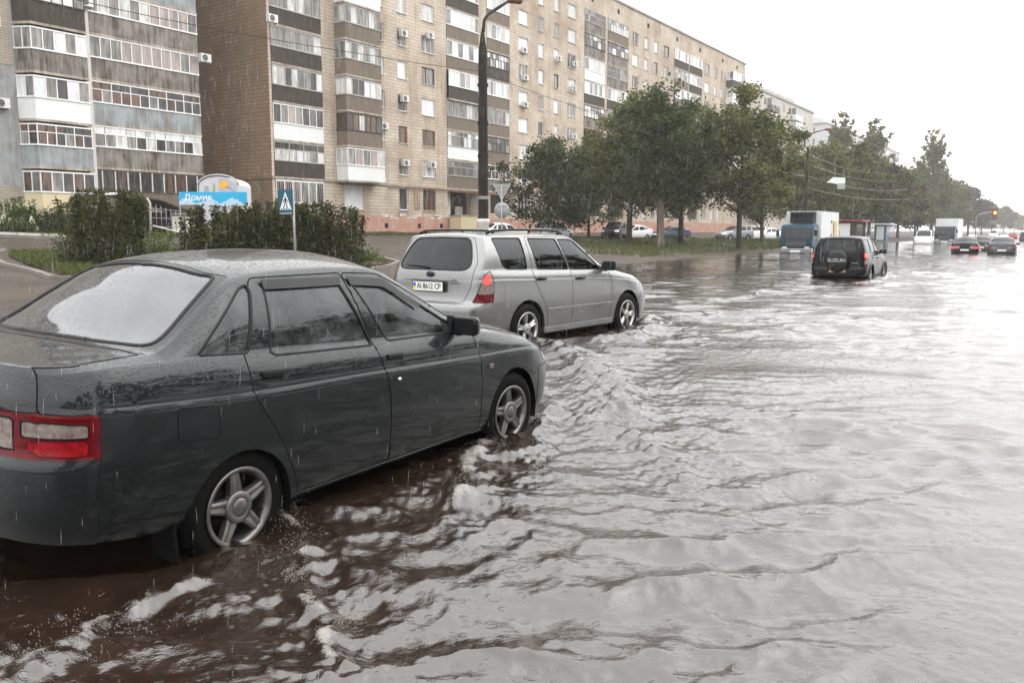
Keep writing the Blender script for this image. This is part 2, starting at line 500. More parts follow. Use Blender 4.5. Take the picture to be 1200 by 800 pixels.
    def normals(s):
        G = s.G; du = np.gradient(G, axis=0); dv = np.gradient(G, axis=1)
        n = np.cross(du, dv); L = np.linalg.norm(n, axis=-1, keepdims=True)
        n = n/np.maximum(L, 1e-9)
        bad = L[..., 0] < 1e-9
        n[-1, bad[-1]] = (1, 0, 0); n[0, bad[0]] = (-1, 0, 0)
        n[:, -1, 1] = 0; n /= np.maximum(np.linalg.norm(n, axis=-1, keepdims=True), 1e-9)
        if n[len(n)//2, s.rows[0]//2, 1] > 0: n = -n
        return n
    def edges(s, names):
        """boundary chains between the named regions and everything else"""
        ks = [s.names.index(q) for q in names if q in s.names]
        m = np.isin(s.reg, ks); E = []
        I, J = m.shape
        for i in range(I):
            for j in range(J):
                if not m[i, j]: continue
                for (a, b, va, vb) in ((i-1, j, (i, j), (i, j+1)), (i+1, j, (i+1, j), (i+1, j+1)), (i, j-1, (i, j), (i+1, j)), (i, j+1, (i, j+1), (i+1, j+1))):
                    if 0 <= b < J and 0 <= a < I:
                        if not m[a, b]: E.append((va, vb))
        return E
    def piece(s, names, parent, oname, mat, side='both', inset=0., N=None):
        ks = [s.names.index(q) for q in names if q in s.names]
        m = np.isin(s.reg, ks)
        if not m.any(): return None
        N = s.normals() if N is None else N
        G = s.G-N*inset
        NJ = G.shape[1]
        I, J = np.where(m)
        q = np.stack([I*NJ+J, (I+1)*NJ+J, (I+1)*NJ+J+1, I*NJ+J+1], 1)
        used, inv = np.unique(q, return_inverse=True); q = inv.reshape(q.shape)
        V = G.reshape(-1, 3)[used]; NV = N.reshape(-1, 3)[used]
        out_v = []; out_q = []; out_n = []
        off = 0
        f = np.array([1, -1, 1.])
        fl = (np.cross(V[q[:, 1]]-V[q[:, 0]], V[q[:, 2]]-V[q[:, 0]])*NV[q[:, 0]]).sum() < 0
        qr = q[:, ::-1] if fl else q
        if side in ('both', 'r'): out_v.append(V); out_n.append(NV); out_q.append(qr); off = len(V)
        if side in ('both', 'l'): out_v.append(V*f); out_n.append(NV*f); out_q.append(qr[:, ::-1]+off)
        me = np_mesh(oname, np.concatenate(out_v), np.concatenate(out_q), [mat])
        nn = np.concatenate(out_n)
        if len(me.vertices) == len(nn): me.normals_split_custom_set_from_vertices([tuple(v) for v in nn])
        return link(oname, me, parent)
    def gap(s, chains, rad, mat, mb, N, push=0., sides=('r', 'l')):
        """thin dark strip along region borders"""
        for E in chains:
            for va, vb in E:
                for sd in sides:
                    a = s.G[va]+N[va]*push; b = s.G[vb]+N[vb]*push; na = N[va]; nb = N[vb]
                    t = b-a; L = np.linalg.norm(t)
                    if L < 1e-6: continue
                    t /= L; wa = np.cross(na, t)*rad; wb = np.cross(nb, t)*rad
                    a2 = a-t*rad*.6; b2 = b+t*rad*.6
                    vs = [a2+wa-na*.004, a2+na*.0015+wa*.8, a2+na*.0015-wa*.8, a2-wa-na*.004, b2+wb-nb*.004, b2+nb*.0015+wb*.8, b2+nb*.0015-wb*.8, b2-wb-nb*.004]
                    if sd == 'l': vs = [v*np.array([1, -1, 1]) for v in vs]
                    mb.add(vs, [(0, 1, 5, 4), (1, 2, 6, 5), (2, 3, 7, 6)], mat, True)
    def arches(s, mats, name_parent, wells, paint):
        """rolled lips and dark wheel housings behind the arch openings"""
        for (cx, cz, r, depth) in wells:
            nseg = 28
            for sd in (-1, 1):
                mb = MB()
                w = float(s.f['wmid'](cx)); zlow = float(s.f['zbot'](cx))
                ring = []
                for k in range(nseg+1):
                    a = math.pi*(k/nseg)*1.16-math.pi*.08
                    ring.append((cx+r*math.cos(a), cz+r*math.sin(a)))
                vs = []; fs = []
                for (x, z) in ring: vs += [(x, sd*(w-.012), z), (x, sd*(w-.05), z), (x, sd*(w-depth), z+.01)]
                for k in range(nseg):
                    fs += [(3*k, 3*k+1, 3*k+4, 3*k+3)]
                mb.add(vs, fs, paint, True)
                fs = []
                for k in range(nseg): fs += [(3*k+1, 3*k+2, 3*k+5, 3*k+4)]
                fs.append([3*k+2 for k in range(nseg+1)])
                mb.add(vs, fs, M['gap'], True)
                mb.build('wheel_housing', name_parent)

def make_wheel(parent, loc, R_t, w, rim_r, style, sd, mat_rim, steer=0., spin=0.):
    """sd=-1: the outside of the wheel faces -y (right side of the car)"""
    wh = empty('wheel', loc, steer, parent); wh.rotation_euler = (0, spin, steer) if not steer else (0, 0, steer)
    mb = MB()
    h = w/2
    tp = [(rim_r-.012, h*.78), (rim_r+.008, h*.92), (rim_r+(R_t-rim_r)*.35, h*1.02), (rim_r+(R_t-rim_r)*.7, h*.98), (R_t-.014, h*.84), (R_t-.003, h*.7), (R_t, h*.5), (R_t, h*.2), (R_t-.007, h*.17), (R_t-.007, h*.12), (R_t, h*.09), (R_t, -h*.09), (R_t-.007, -h*.12), (R_t-.007, -h*.17), (R_t, -h*.2), (R_t, -h*.5), (R_t-.003, -h*.7), (R_t-.014, -h*.84), (rim_r+(R_t-rim_r)*.5, -h), (rim_r-.012, -h*.8)]
    mb.lathe(tp, M['rubber'], 56, 'y')
    n = 64                                              # tread blocks on the shoulder
    for k in range(n):
        a = 2*math.pi*k/n; ca, sa = math.cos(a), math.sin(a)
        def tf(v): return (v[0]*ca-v[2]*sa, v[1], v[0]*sa+v[2]*ca)
        for s2 in (-1, 1): mb.box(R_t-.012, R_t+.002, s2*h*.55-.016 if s2 > 0 else s2*h*.55-.016, s2*h*.55+.022, -.006, .006, M['rubber'], tf)
    mb.build('tyre', wh)
    mb = MB(); y0 = sd*h*.86
    o = lambda t: sd*t
    mb.lathe([(rim_r+.006, o(h*.92)), (rim_r+.009, o(h*.99)), (rim_r-.004, o(h*1.01)), (rim_r-.016, o(h*.93)), (rim_r-.022, o(h*.6)), (rim_r-.03, o(-h*.5))], mat_rim, 56, 'y')
    mb.lathe([(0.001, o(h*.12)), (rim_r*.62, o(h*.12)), (rim_r*.64, o(h*.02)), (rim_r-.03, o(-h*.1))], M['brake_dark'], 40, 'y')
    nsp, dbl, wid, dish = style
    for k in range(nsp):
        a0 = 2*math.pi*k/nsp+math.pi/2+.12
        for dd in ((-dbl, dbl) if dbl else (0,)):
            a = a0+dd
            ca, sa = math.cos(a), math.sin(a)
            def tf(v): return (v[0]*ca-v[2]*sa, v[1], v[0]*sa+v[2]*ca)
            r0, r1 = rim_r*.22, rim_r-.012
            secs = []
            for t in np.linspace(0, 1, 6):
                r = r0+(r1-r0)*t; hw = wid*(1.0-.35*t+.5*max(0, .3-t)+.35*max(0, t-.8)); yo = h*(.8+dish*math.sin(t*math.pi)*1.0+(.1*t))
                secs.append([(r, o(yo-.035), -hw), (r, o(yo-.006), -hw*.92), (r, o(yo), -hw*.55), (r, o(yo-.006), 0), (r, o(yo), hw*.55), (r, o(yo-.006), hw*.92), (r, o(yo-.035), hw)])
            vs = [tf(p) for q in secs for p in q]; fs = []
            for i in range(5):
                for j in range(6): fs.append((i*7+j, (i+1)*7+j, (i+1)*7+j+1, i*7+j+1))
            mb.add(vs, fs, mat_rim, False)
    mb.build('rim', wh)
    mb = MB()
    hr = rim_r*(.42 if nsp == 5 and not dbl else .32)
    mb.lathe([(hr, o(h*.55)), (hr, o(h*.86)), (hr*.93, o(h*.95)), (hr*.62, o(h*.97)), (hr*.58, o(h*.92)), (hr*.54, o(h*.98)), (hr*.3, o(h*1.02)), (.001, o(h*1.03))], mat_rim, 28, 'y')
    mb.build('hub_cap', wh)
    return wh

def handle(parent, x, z, w, hgt, yout, sd, mat, style='flush'):
    mb = MB()
    s = sd
    if style == 'flush':
        def tf(v): return (x+v[0]-(v[2])*.05, s*(yout+v[1]), z+v[2]-v[0]*.05)
        mb.box(-w/2, w/2, -.012, .0025, -hgt/2, hgt/2, M['gap'], tf, .008)
        mb.box(-w/2+.004, w/2-.004, -.01, .010, hgt*.02, hgt/2-.003, mat, tf, .006)
        mb.box(-w/2, w/2, -.012, .0045, -hgt/2-.004, -hgt/2+.006, mat, tf, .002)
        mb.box(w/2-.01, w/2, -.012, .0045, -hgt/2, hgt/2, mat, tf, .002)
    else:
        def tf(v): return (x+v[0], s*(yout+v[1]), z+v[2])
        mb.lathe([(.034, s*0), (.034, s*.003), (.03, s*.004)], M['gap'], 16, 'y', (x, s*yout, z-.004))
        mb.tube([(x-w/2, s*(yout+.004), z), (x-w/2+.02, s*(yout+.03), z+.004), (x+w/2-.02, s*(yout+.03), z+.002), (x+w/2, s*(yout+.004), z-.004)], [.014, .016, .016, .013], mat, 8)
    return mb.build('handle', parent)

def mirror(parent, x, y, z, sd, mat, sc=1.):
    mb = MB()
    pts = []
    bm = bmesh.new(); bmesh.ops.create_cube(bm, size=1)
    for v in bm.verts:
        f = .82 if v.co.x > 0 else 1.
        v.co = Vector((v.co.x*.09*sc, v.co.y*.2*sc*f, v.co.z*.135*sc*f))
    bmesh.ops.bevel(bm, geom=bm.edges[:], offset=.028*sc, segments=3, affect='EDGES', profile=.5)
    bm.verts.index_update()
    vs = [(x+v.co.x, sd*(y+.115*sc)+v.co.y, z+v.co.z) for v in bm.verts]; fs = [[v.index for v in f.verts] for f in bm.faces]; bm.free()
    mb.add(vs, fs, mat, True)
    mb.prism([(x+.05, z-.065*sc), (x+.12, z-.065*sc), (x+.02, z+.05), (x-.01, z+.02)], 'y', sd*(y-.02), sd*(y+.035), mat)
    mb.box(x-.052*sc, x-.0455*sc, sd*(y+.115*sc)-.075*sc, sd*(y+.115*sc)+.075*sc, z-.05*sc, z+.05*sc, M['dark_glass'])
    return mb.build('side_mirror', parent)

def number_plate(parent, x, z, txt, w, hgt, mat, rear=True, flag=True, tilt=0.):
    mb = MB(); s = -1 if rear else 1
    mb.box(x-.008*1, x+.004, -w/2-.012, w/2+.012, z-hgt/2-.012, z+hgt/2+.012, M['black_plastic'])
    xa = x+s*.010
    mb.box(min(x, xa), max(x, xa), -w/2, w/2, z-hgt/2, z+hgt/2, mat)
    pl = mb.build('number_plate', parent)
    if flag:
        m2 = MB(); m2.box(xa-.0012 if rear else xa, xa if rear else xa+.0012, w/2-.05, w/2-.006, z-.004, z+hgt/2-.012, M['flag_blue']); m2.box(xa-.0012 if rear else xa, xa if rear else xa+.0012, w/2-.05, w/2-.006, z-hgt/2+.012, z-.004, M['flag_yellow'])
        m2.build('flag_mark', pl)
    if txt:
        me = text_mesh(txt, hgt*.80, M['ink'], .0008, .0012)
        t = link('lettering', me, pl, (xa+s*.0015, -.02 if flag else 0, z))
        t.rotation_euler = (R(90), 0, R(-90) if rear else R(90))
        dims = max(v.co.x for v in me.vertices)-min(v.co.x for v in me.vertices)
        k = (w-.1)/max(dims, .01); t.scale = (k, min(k*1.1, 1.15), 1)
    return pl
M['flag_blue'] = simple('flag_blue', (.03, .1, .45), .4, 0, .05)
M['flag_yellow'] = simple('flag_yellow', (.85, .6, .02), .4, 0, .05)
PRE = {}
PRE['sedan'] = dict(
    xsr=-.52, xsf=2.78, n=205, ne=30, rows=(28, 13, 24, 22), er=.50, ef=.6, step=.014, zref=.6, crown=2.3, bulge=.024,
    xr=[(.2, -.84), (.34, -.90), (.5, -.935), (.66, -.925), (.70, -.90), (.9, -.875), (1.0, -.845), (1.07, -.82)],
    xf=[(.2, 3.18), (.34, 3.29), (.5, 3.32), (.6, 3.28), (.68, 3.2), (.8, 3.06), (1., 2.95)],
    zbot=[(-.96, .35), (-.5, .30), (0, .245), (.3, .235), (2.1, .23), (2.6, .225), (3.3, .22)],
    zcr=[(-.96, .878), (-.7, .866), (.08, .818), (1.05, .788), (2.02, .752), (2.7, .728), (3.3, .65)],
    zbelt=[(-.96, 1.012), (-.6, 1.03), (-.34, 1.026), (.07, 1.003), (1.04, .957), (1.8, .932), (2.03, .922), (2.3, .885), (2.78, .80), (3.1, .72), (3.32, .665)],
    wbot=[(-.96, .70), (-.5, .77), (0, .785), (2.5, .785), (3., .76), (3.3, .7)],
    wmid=[(-.96, .78), (-.5, .828), (.4, .84), (2., .84), (2.6, .83), (3.3, .77)],
    wcr=[(-.96, .77), (-.5, .818), (.4, .83), (2., .828), (2.6, .815), (3.3, .75)],
    wbelt=[(-.96, .70), (-.5, .742), (.4, .752), (2., .752), (2.4, .745), (2.8, .725), (3.3, .65)],
    ze=[(-.96, 1.035), (-.5, 1.05), (-.36, 1.053), (-.31, 1.068), (-.02, 1.228), (.12, 1.308), (.2, 1.340), (.35, 1.362), (.8, 1.370), (1.15, 1.360), (1.28, 1.338), (1.4, 1.285), (1.98, .968), (2.08, .938), (2.3, .903), (2.78, .818), (3.1, .735), (3.32, .675)],
    we=[(-.96, .655), (-.36, .685), (-.02, .632), (.2, .578), (.45, .560), (1.15, .562), (1.3, .572), (1.98, .70), (2.1, .715), (2.4, .70), (2.8, .66), (3.32, .54)],
    zc=[(-.96, 1.05), (-.6, 1.068), (-.42, 1.075), (-.36, 1.098), (-.05, 1.298), (.10, 1.388), (.2, 1.422), (.45, 1.45), (.8, 1.457), (1.1, 1.445), (1.2, 1.427), (1.35, 1.362), (2.12, 1.012), (2.24, .978), (2.4, .955), (2.78, .885), (3.05, .80), (3.2, .74), (3.32, .685)],
    R=.29, rim=.187, tw=.185, track=.715, wb=2.492,
    arch=[(0, .265, .305), (2.48, .285, .335)],
    win=[('rear_door_window', [(.255, .985), (.35, 1.312), (.885, 1.308), (1.01, .945)], 'd_r'), ('front_door_window', [(1.15, .953), (.985, 1.303), (1.29, 1.278), (1.42, 1.208), (1.92, .935)], 'd_f'), ('quarter_window', [(-.165, 1.028), (.19, 1.300), (.243, 1.318), (.252, 1.285), (.12, 1.006)], None)], wr=.022,
    door=[('d_r', [(.375, .245), (.35, .33), (.252, .556), (.085, .818), (.085, 1.0), (.275, 1.345), (.935, 1.345), (1.012, .96), (1.052, .79), (1.080, .627), (1.085, .245)]), ('d_f', [(1.092, .245), (1.087, .627), (1.059, .79), (1.019, .96), (.943, 1.345), (1.24, 1.328), (1.44, 1.243), (2.0, .955), (2.035, .755), (2.045, .245)])],
    wind=[(1.25, -.05), (1.25, .43), (1.32, .515), (1.98, .655), (2.1, .61), (2.2, .35), (2.22, -.05)],
    back=('top', [(.12, -.05), (.12, .40), (.165, .49), (-.27, .615), (-.33, .59), (-.38, .35), (-.39, -.05)], 'top'),
    hood=[(2.14, -.05), (2.12, .5), (2.03, .69), (2.4, .675), (2.8, .63), (3.02, .5), (3.1, .3), (3.12, -.05)],
    boot_top=[(-.455, -.05), (-.44, .4), (-.37, .66), (-.9, .63), (-1.0, .63), (-1., -.05)], boot_rear=[(-.1, .72), (.64, .72), (.64, 1.15), (-.1, 1.15)],
    tail=None, seats=[(.35, .36), (1.25, .36)], mirror=(1.83, .775, .985, .95),
)
PRE['wagon'] = dict(
    xsr=-.62, xsf=2.85, n=150, ne=28, rows=(26, 10, 22, 16), er=.5, ef=.58, step=.010, zref=.6, crown=2.6, bulge=.024,
    xr=[(.25, -.95), (.40, -1.04), (.6, -1.05), (.69, -1.03), (.72, -.97), (1.08, -.93), (1.3, -.82), (1.5, -.70), (1.6, -.62)],
    xf=[(.25, 3.32), (.4, 3.42), (.6, 3.44), (.75, 3.38), (.85, 3.28), (1.0, 3.1)],
    zbot=[(-1.05, .36), (-.5, .30), (0, .26), (.4, .25), (2.1, .25), (2.6, .26), (3.4, .27)],
    zcr=[(-1.05, .98), (-.6, .985), (0, .965), (1., .935), (2., .90), (2.8, .83), (3.4, .72)],
    zbelt=[(-1.05, 1.10), (-.6, 1.10), (0, 1.085), (1., 1.06), (1.9, 1.035), (2.15, 1.01), (2.6, .95), (3.1, .86), (3.44, .76)],
    wbot=[(-1.05, .74), (-.5, .80), (0, .815), (2.5, .815), (3., .79), (3.4, .72)],
    wmid=[(-1.05, .82), (-.5, .858), (.4, .866), (2., .866), (2.6, .86), (3.4, .80)],
    wcr=[(-1.05, .80), (-.5, .845), (.4, .855), (2., .852), (2.6, .835), (3.4, .74)],
    wbelt=[(-1.05, .77), (-.5, .80), (.4, .806), (2., .80), (2.4, .785), (2.8, .755), (3.4, .66)],
    ze=[(-1.05, 1.52), (-.7, 1.535), (-.3, 1.55), (.4, 1.553), (1.05, 1.54), (1.2, 1.525), (1.33, 1.475), (1.97, 1.08), (2.07, 1.045), (2.3, 1.01), (2.6, .965), (3.1, .875), (3.44, .775)],
    we=[(-1.05, .60), (-.6, .625), (.4, .64), (1.1, .63), (1.3, .64), (1.97, .755), (2.1, .76), (2.6, .73), (3.1, .66), (3.44, .56)],
    zc=[(-1.05, 1.55), (-.7, 1.57), (-.3, 1.588), (.4, 1.592), (1., 1.578), (1.12, 1.56), (1.25, 1.505), (2.1, 1.09), (2.22, 1.065), (2.6, 1.02), (3.05, .94), (3.3, .86), (3.44, .785)],
    R=.33, rim=.212, tw=.215, track=.75, wb=2.525,
    arch=[(0, .335, .375), (2.525, .335, .375)],
    win=[('rear_door_window', [(.225, 1.508), (.275, 1.098), (1.00, 1.072), (.86, 1.495)], 'd_r'), ('front_door_window', [(.91, 1.492), (1.05, 1.07), (1.83, 1.045), (1.72, 1.17), (1.32, 1.45), (1.2, 1.488)], 'd_f'), ('quarter_window', [(-.50, 1.515), (-.44, 1.17), (-.37, 1.118), (.06, 1.105), (.06, 1.512)], None)],
    door=[('d_r', [(.46, .30), (.40, .60), (.27, .78), (.16, .95), (.165, 1.53), (.89, 1.528), (1.03, 1.05), (1.02, .45), (1.00, .30)]), ('d_f', [(1.008, .30), (1.028, .45), (1.038, 1.05), (.898, 1.528), (1.2, 1.512), (1.36, 1.452), (1.99, 1.06), (2.07, .9), (2.04, .5), (1.99, .30)])],
    wind=[(1.17, -.05), (1.17, .5), (1.26, .585), (1.98, .71), (2.08, .67), (2.16, .4), (2.19, -.05)],
    back=('wrapr', [(-.1, 1.115), (.58, 1.115), (.69, 1.17), (.66, 1.47), (.58, 1.515), (-.1, 1.525)], 'all'),
    hood=[(2.16, -.05), (2.14, .5), (2.06, .72), (2.5, .72), (3., .66), (3.2, .45), (3.28, -.05)],
    boot_top=None, boot_rear=[(-.1, .72), (.56, .72), (.66, .90), (.72, 1.08), (.78, 1.20), (.74, 1.51), (.60, 1.54), (-.1, 1.55)],
    tail=None, seats=[(.2, .36), (1.2, .36)], mirror=(1.90, .82, 1.10, 1.12),
)
PRE['suv'] = dict(
    xsr=-.60, xsf=2.95, n=70, ne=18, rows=(18, 6, 12, 10), er=.5, ef=.5, step=.010, zref=.6, crown=2.6, bulge=.02,
    xr=[(.3, -.88), (.42, -.95), (.62, -.95), (.66, -.90), (1.1, -.88), (1.4, -.80), (1.66, -.70)],
    xf=[(.3, 3.38), (.42, 3.46), (.6, 3.48), (.8, 3.45), (.95, 3.36), (1.05, 3.25)],
    zbot=[(-.95, .40), (-.5, .36), (0, .32), (2.6, .32), (3.4, .34)],
    zcr=[(-.95, .98), (0, .97), (2., .94), (2.8, .91), (3.4, .86)],
    zbelt=[(-.95, 1.12), (0, 1.11), (1.9, 1.08), (2.3, 1.06), (3., 1.0), (3.48, .92)],
    wbot=[(-.95, .78), (0, .84), (2.6, .84), (3.4, .76)],
    wmid=[(-.95, .86), (-.4, .90), (2.6, .90), (3.4, .84)],
    wcr=[(-.95, .84), (-.4, .88), (2.6, .875), (3.4, .80)],
    wbelt=[(-.95, .80), (0, .83), (2., .82), (2.8, .79), (3.4, .72)],
    ze=[(-.95, 1.59), (-.5, 1.62), (.6, 1.635), (1.15, 1.615), (1.3, 1.56), (1.9, 1.12), (2.0, 1.095), (2.4, 1.065), (3., 1.01), (3.48, .93)],
    we=[(-.95, .64), (0, .66), (1.15, .65), (1.9, .77), (2.4, .76), (3., .72), (3.48, .64)],
    zc=[(-.95, 1.64), (-.5, 1.675), (.6, 1.69), (1.05, 1.675), (1.2, 1.61), (2.0, 1.15), (2.1, 1.13), (2.5, 1.11), (3.1, 1.05), (3.48, .95)],
    R=.345, rim=.22, tw=.225, track=.77, wb=2.64,
    arch=[(0, .35, .41), (2.64, .35, .41)],
    win=[('rear_door_window', [(.26, 1.57), (.30, 1.14), (.98, 1.12), (.92, 1.57)], 'd_r'), ('front_door_window', [(1.0, 1.57), (1.06, 1.12), (1.76, 1.105), (1.35, 1.46), (1.2, 1.555)], 'd_f'), ('quarter_window', [(-.52, 1.55), (-.50, 1.18), (-.42, 1.15), (.12, 1.14), (.12, 1.56)], None)],
    door=[('d_r', [(.45, .38), (.42, .60), (.2, .92), (.2, 1.60), (.95, 1.60), (1.03, 1.1), (1.02, .38)]), ('d_f', [(1.03, .38), (1.04, 1.1), (.96, 1.60), (1.22, 1.585), (1.9, 1.1), (1.98, .9), (1.96, .38)])],
    wind=[(1.12, -.05), (1.12, .5), (1.22, .59), (1.86, .72), (1.98, .69), (2.06, .4), (2.08, -.05)],
    back=('wrapr', [(-.1, 1.15), (.52, 1.15), (.60, 1.2), (.60, 1.5), (.52, 1.56), (-.1, 1.57)], 'all'),
    hood=[(2.1, -.05), (2.08, .5), (2.0, .74), (2.5, .74), (3.1, .70), (3.3, .5), (3.36, -.05)],
    boot_top=None, boot_rear=[(-.1, .66), (.62, .66), (.64, 1.56), (-.1, 1.60)],
    tail=None, seats=[(.2, .4), (1.2, .4)], mirror=(1.84, .86, 1.14, 1.15),
)
import copy as _copy
def variant(base, **kw):
    p = _copy.deepcopy(PRE[base]); p.update(kw); return p
LOW = dict(n=46, ne=10, rows=(11, 5, 8, 8))
PRE['van'] = variant('suv', n=46, ne=10, rows=(11, 5, 8, 8),
    xr=[(.3, -.95), (.6, -1.0), (1.1, -.98), (1.95, -.92)],
    ze=[(-1., 1.84), (.6, 1.88), (1.35, 1.86), (1.55, 1.78), (2.15, 1.14), (2.3, 1.09), (2.8, 1.02), (3.48, .86)],
    zc=[(-1., 1.9), (.6, 1.95), (1.3, 1.93), (1.45, 1.86), (2.2, 1.19), (2.35, 1.14), (2.9, 1.06), (3.48, .88)],
    wind=[(1.4, -.05), (1.4, .55), (1.5, .62), (2.1, .74), (2.2, .71), (2.28, .4), (2.3, -.05)],
    win=[('rear_door_window', [(.3, 1.75), (.3, 1.2), (1.1, 1.18), (1.1, 1.75)], 'd_r'), ('front_door_window', [(1.2, 1.75), (1.2, 1.16), (1.98, 1.12), (1.6, 1.62), (1.45, 1.74)], 'd_f')],
    door=[('d_r', [(.45, .38), (.2, .92), (.2, 1.8), (1.12, 1.8), (1.14, .38)]), ('d_f', [(1.15, .38), (1.16, 1.8), (1.46, 1.79), (2.08, 1.12), (2.06, .38)])])

def build_car(preset, loc, rz, paint, label, cat, name, group=None, detail=2, rimmat=None, style=(5, 0, .03, .05), tail_lit=False,
              glass_m=None, rear_glass=None, steer=0., opts=()):
    P = dict(PRE[preset])
    if detail < 2 and preset != 'van': P.update(LOW)
    root = empty(name, loc, rz); tag(root, label, cat, group)
    s = Shell(P)
    gm = glass_m or M['car_glass']; rg = rear_glass or gm
    for q, poly, d in P['win']: s.region(q, 'side', poly, 'green', xr=(-.7, 2.4), rnd=P.get('wr', .03))
    for q, poly in P['door']: s.region(q, 'side', poly, 'side', xr=(-.6, 2.6), rnd=1, only=['body'])
    s.region('windshield', 'top', P['wind'], 'top', rnd=1)
    md, poly, rows = P['back']
    if P['boot_rear']: s.region('boot', 'wrapr', P['boot_rear'], 'all' if not P['boot_top'] else 'side', xr=(-2, -.55), rnd=1)
    if P['boot_top']: s.region('boot', 'top', P['boot_top'], 'top', rnd=0, xr=(-2, -.40))
    if preset == 'sedan': s.region('rear_frit', md, [(.15, -.05), (.15, .42), (.195, .525), (.18, .54), (-.30, .66), (-.37, .63), (-.425, .35), (-.435, -.05)], 'top', rnd=0)
    s.region('rear_window', md, poly, rows, rnd=.09, xr=(-2, .5) if md == 'wrapr' else None)
    s.region('hood', 'top', P['hood'], 'top', rnd=1, xr=(1.9, 4))
    nA = s.rows[0]
    aX = lambda x: float(np.interp(x, s.G[:, nA//2, 0], s.arc))
    fX = lambda x: s.arc[-1]-aX(x)
    if preset == 'sedan':
        a = aX(-.707)
        s.region('rear_bumper', 'wrapr', [(-.1, .2), (-.1, .69), (a, .692), (a, .2)], 'low', rnd=0, xr=(-2, -.4))
        s.region('tail_lamp', 'wrapr', [(.30, .70), (a, .695), (a, .86), (a-.2, .868), (.30, .868)], 'side', rnd=.01, xr=(-2, -.4))
        s.region('tail_lamp_clear', 'wrapr', [(.56, .775), (a-.045, .775), (a-.045, .828), (a-.2, .838), (.56, .84)], 'side', rnd=.012, xr=(-2, -.4))
        s.region('tail_lamp_lit', 'wrapr', [(.60, .708), (a-.05, .706), (a-.05, .762), (.60, .764)], 'side', rnd=.01, xr=(-2, -.4))
        s.region('reversing_inner', 'wrapr', [(.34, .72), (.52, .72), (.52, .845), (.38, .845)], 'side', rnd=.01, xr=(-2, -.4))
        if detail == 2: s.region('fuel_flap', 'side', [(-.347, .685), (-.345, .829), (-.128, .805), (-.131, .66)], 'low', rnd=.025)
        hl = [(.28, .58), (fX(3.02), .60), (fX(2.98), .675), (.3, .69)]
        s.region('front_bumper', 'wrapf', [(-.1, .1), (-.1, .56), (fX(2.86), .58), (fX(2.86), .1)], 'low', rnd=0, xr=(2.6, 4))
        s.region('headlamp', 'wrapf', hl, 'side', rnd=1, xr=(2.6, 4))
    elif preset == 'wagon':
        a = aX(-.68)
        s.region('rear_bumper', 'wrapr', [(-.1, .2), (-.1, .705), (aX(-.72), .70), (aX(-.44), .68), (aX(-.42), .2)], 'low', rnd=0, xr=(-2, -.3))
        s.region('tail_lamp', 'wrapr', [(a-.36, .72), (a-.03, .72), (a-.01, 1.09), (a-.05, 1.115), (a-.17, 1.06)], 'all', rnd=.02, xr=(-2, -.4))
        s.region('tail_lamp_clear', 'wrapr', [(a-.31, .82), (a-.027, .82), (a-.012, 1.09), (a-.05, 1.112), (a-.16, 1.06)], 'all', rnd=.02, xr=(-2, -.4))
        s.region('tail_lamp_lit', 'wrapr', [(a-.23, .95), (a-.10, .94), (a-.075, 1.0), (a-.08, 1.06), (a-.15, 1.06)], 'all', rnd=.04, xr=(-2, -.4))
        s.region('front_bumper', 'wrapf', [(-.1, .1), (-.1, .62), (fX(2.92), .64), (fX(2.92), .1)], 'low', rnd=0, xr=(2.6, 4))
        s.region('headlamp', 'wrapf', [(.42, .66), (fX(3.1), .69), (fX(2.98), .80), (.42, .78)], 'side', rnd=1, xr=(2.6, 4))
    else:
        a = aX(-.66)
        s.region('rear_bumper', 'wrapr', [(-.1, .2), (-.1, .655), (aX(-.45), .65), (aX(-.40), .2)], 'low', rnd=0, xr=(-2, -.3))
        s.region('tail_lamp', 'wrapr', [(a-.20, .70), (a, .70), (a+.02, 1.16), (a-.12, 1.16)], 'all', rnd=1, xr=(-2, -.4))
        s.region('tail_lamp_clear', 'wrapr', [(a-.19, .78), (a, .78), (a+.01, .93), (a-.17, .93)], 'all', rnd=1, xr=(-2, -.4))
        s.region('tail_lamp_lit', 'wrapr', [(a-.155, .97), (a-.02, .97), (a-.01, 1.12), (a-.12, 1.12)], 'all', rnd=1, xr=(-2, -.4))
        s.region('front_bumper', 'wrapf', [(-.1, .1), (-.1, .60), (fX(3.0), .62), (fX(3.0), .1)], 'low', rnd=0, xr=(2.6, 4))
        s.region('headlamp', 'wrapf', [(.5, .72), (fX(3.2), .74), (fX(3.1), .90), (.5, .90)], 'side', rnd=1, xr=(2.6, 4))
    for (cx, cz, r) in P['arch']:
        ang = np.linspace(-.3, math.pi+.3, 40)
        s.region('arch_hole', 'side', [(cx+r*math.cos(t), cz+r*math.sin(t)) for t in ang], 'low', rnd=0, xr=(cx-.6, cx+.6))
    N = s.normals()
    doors = []; wino = []; pt = {}
    s.piece(['body'], root, 'body', paint, N=N)
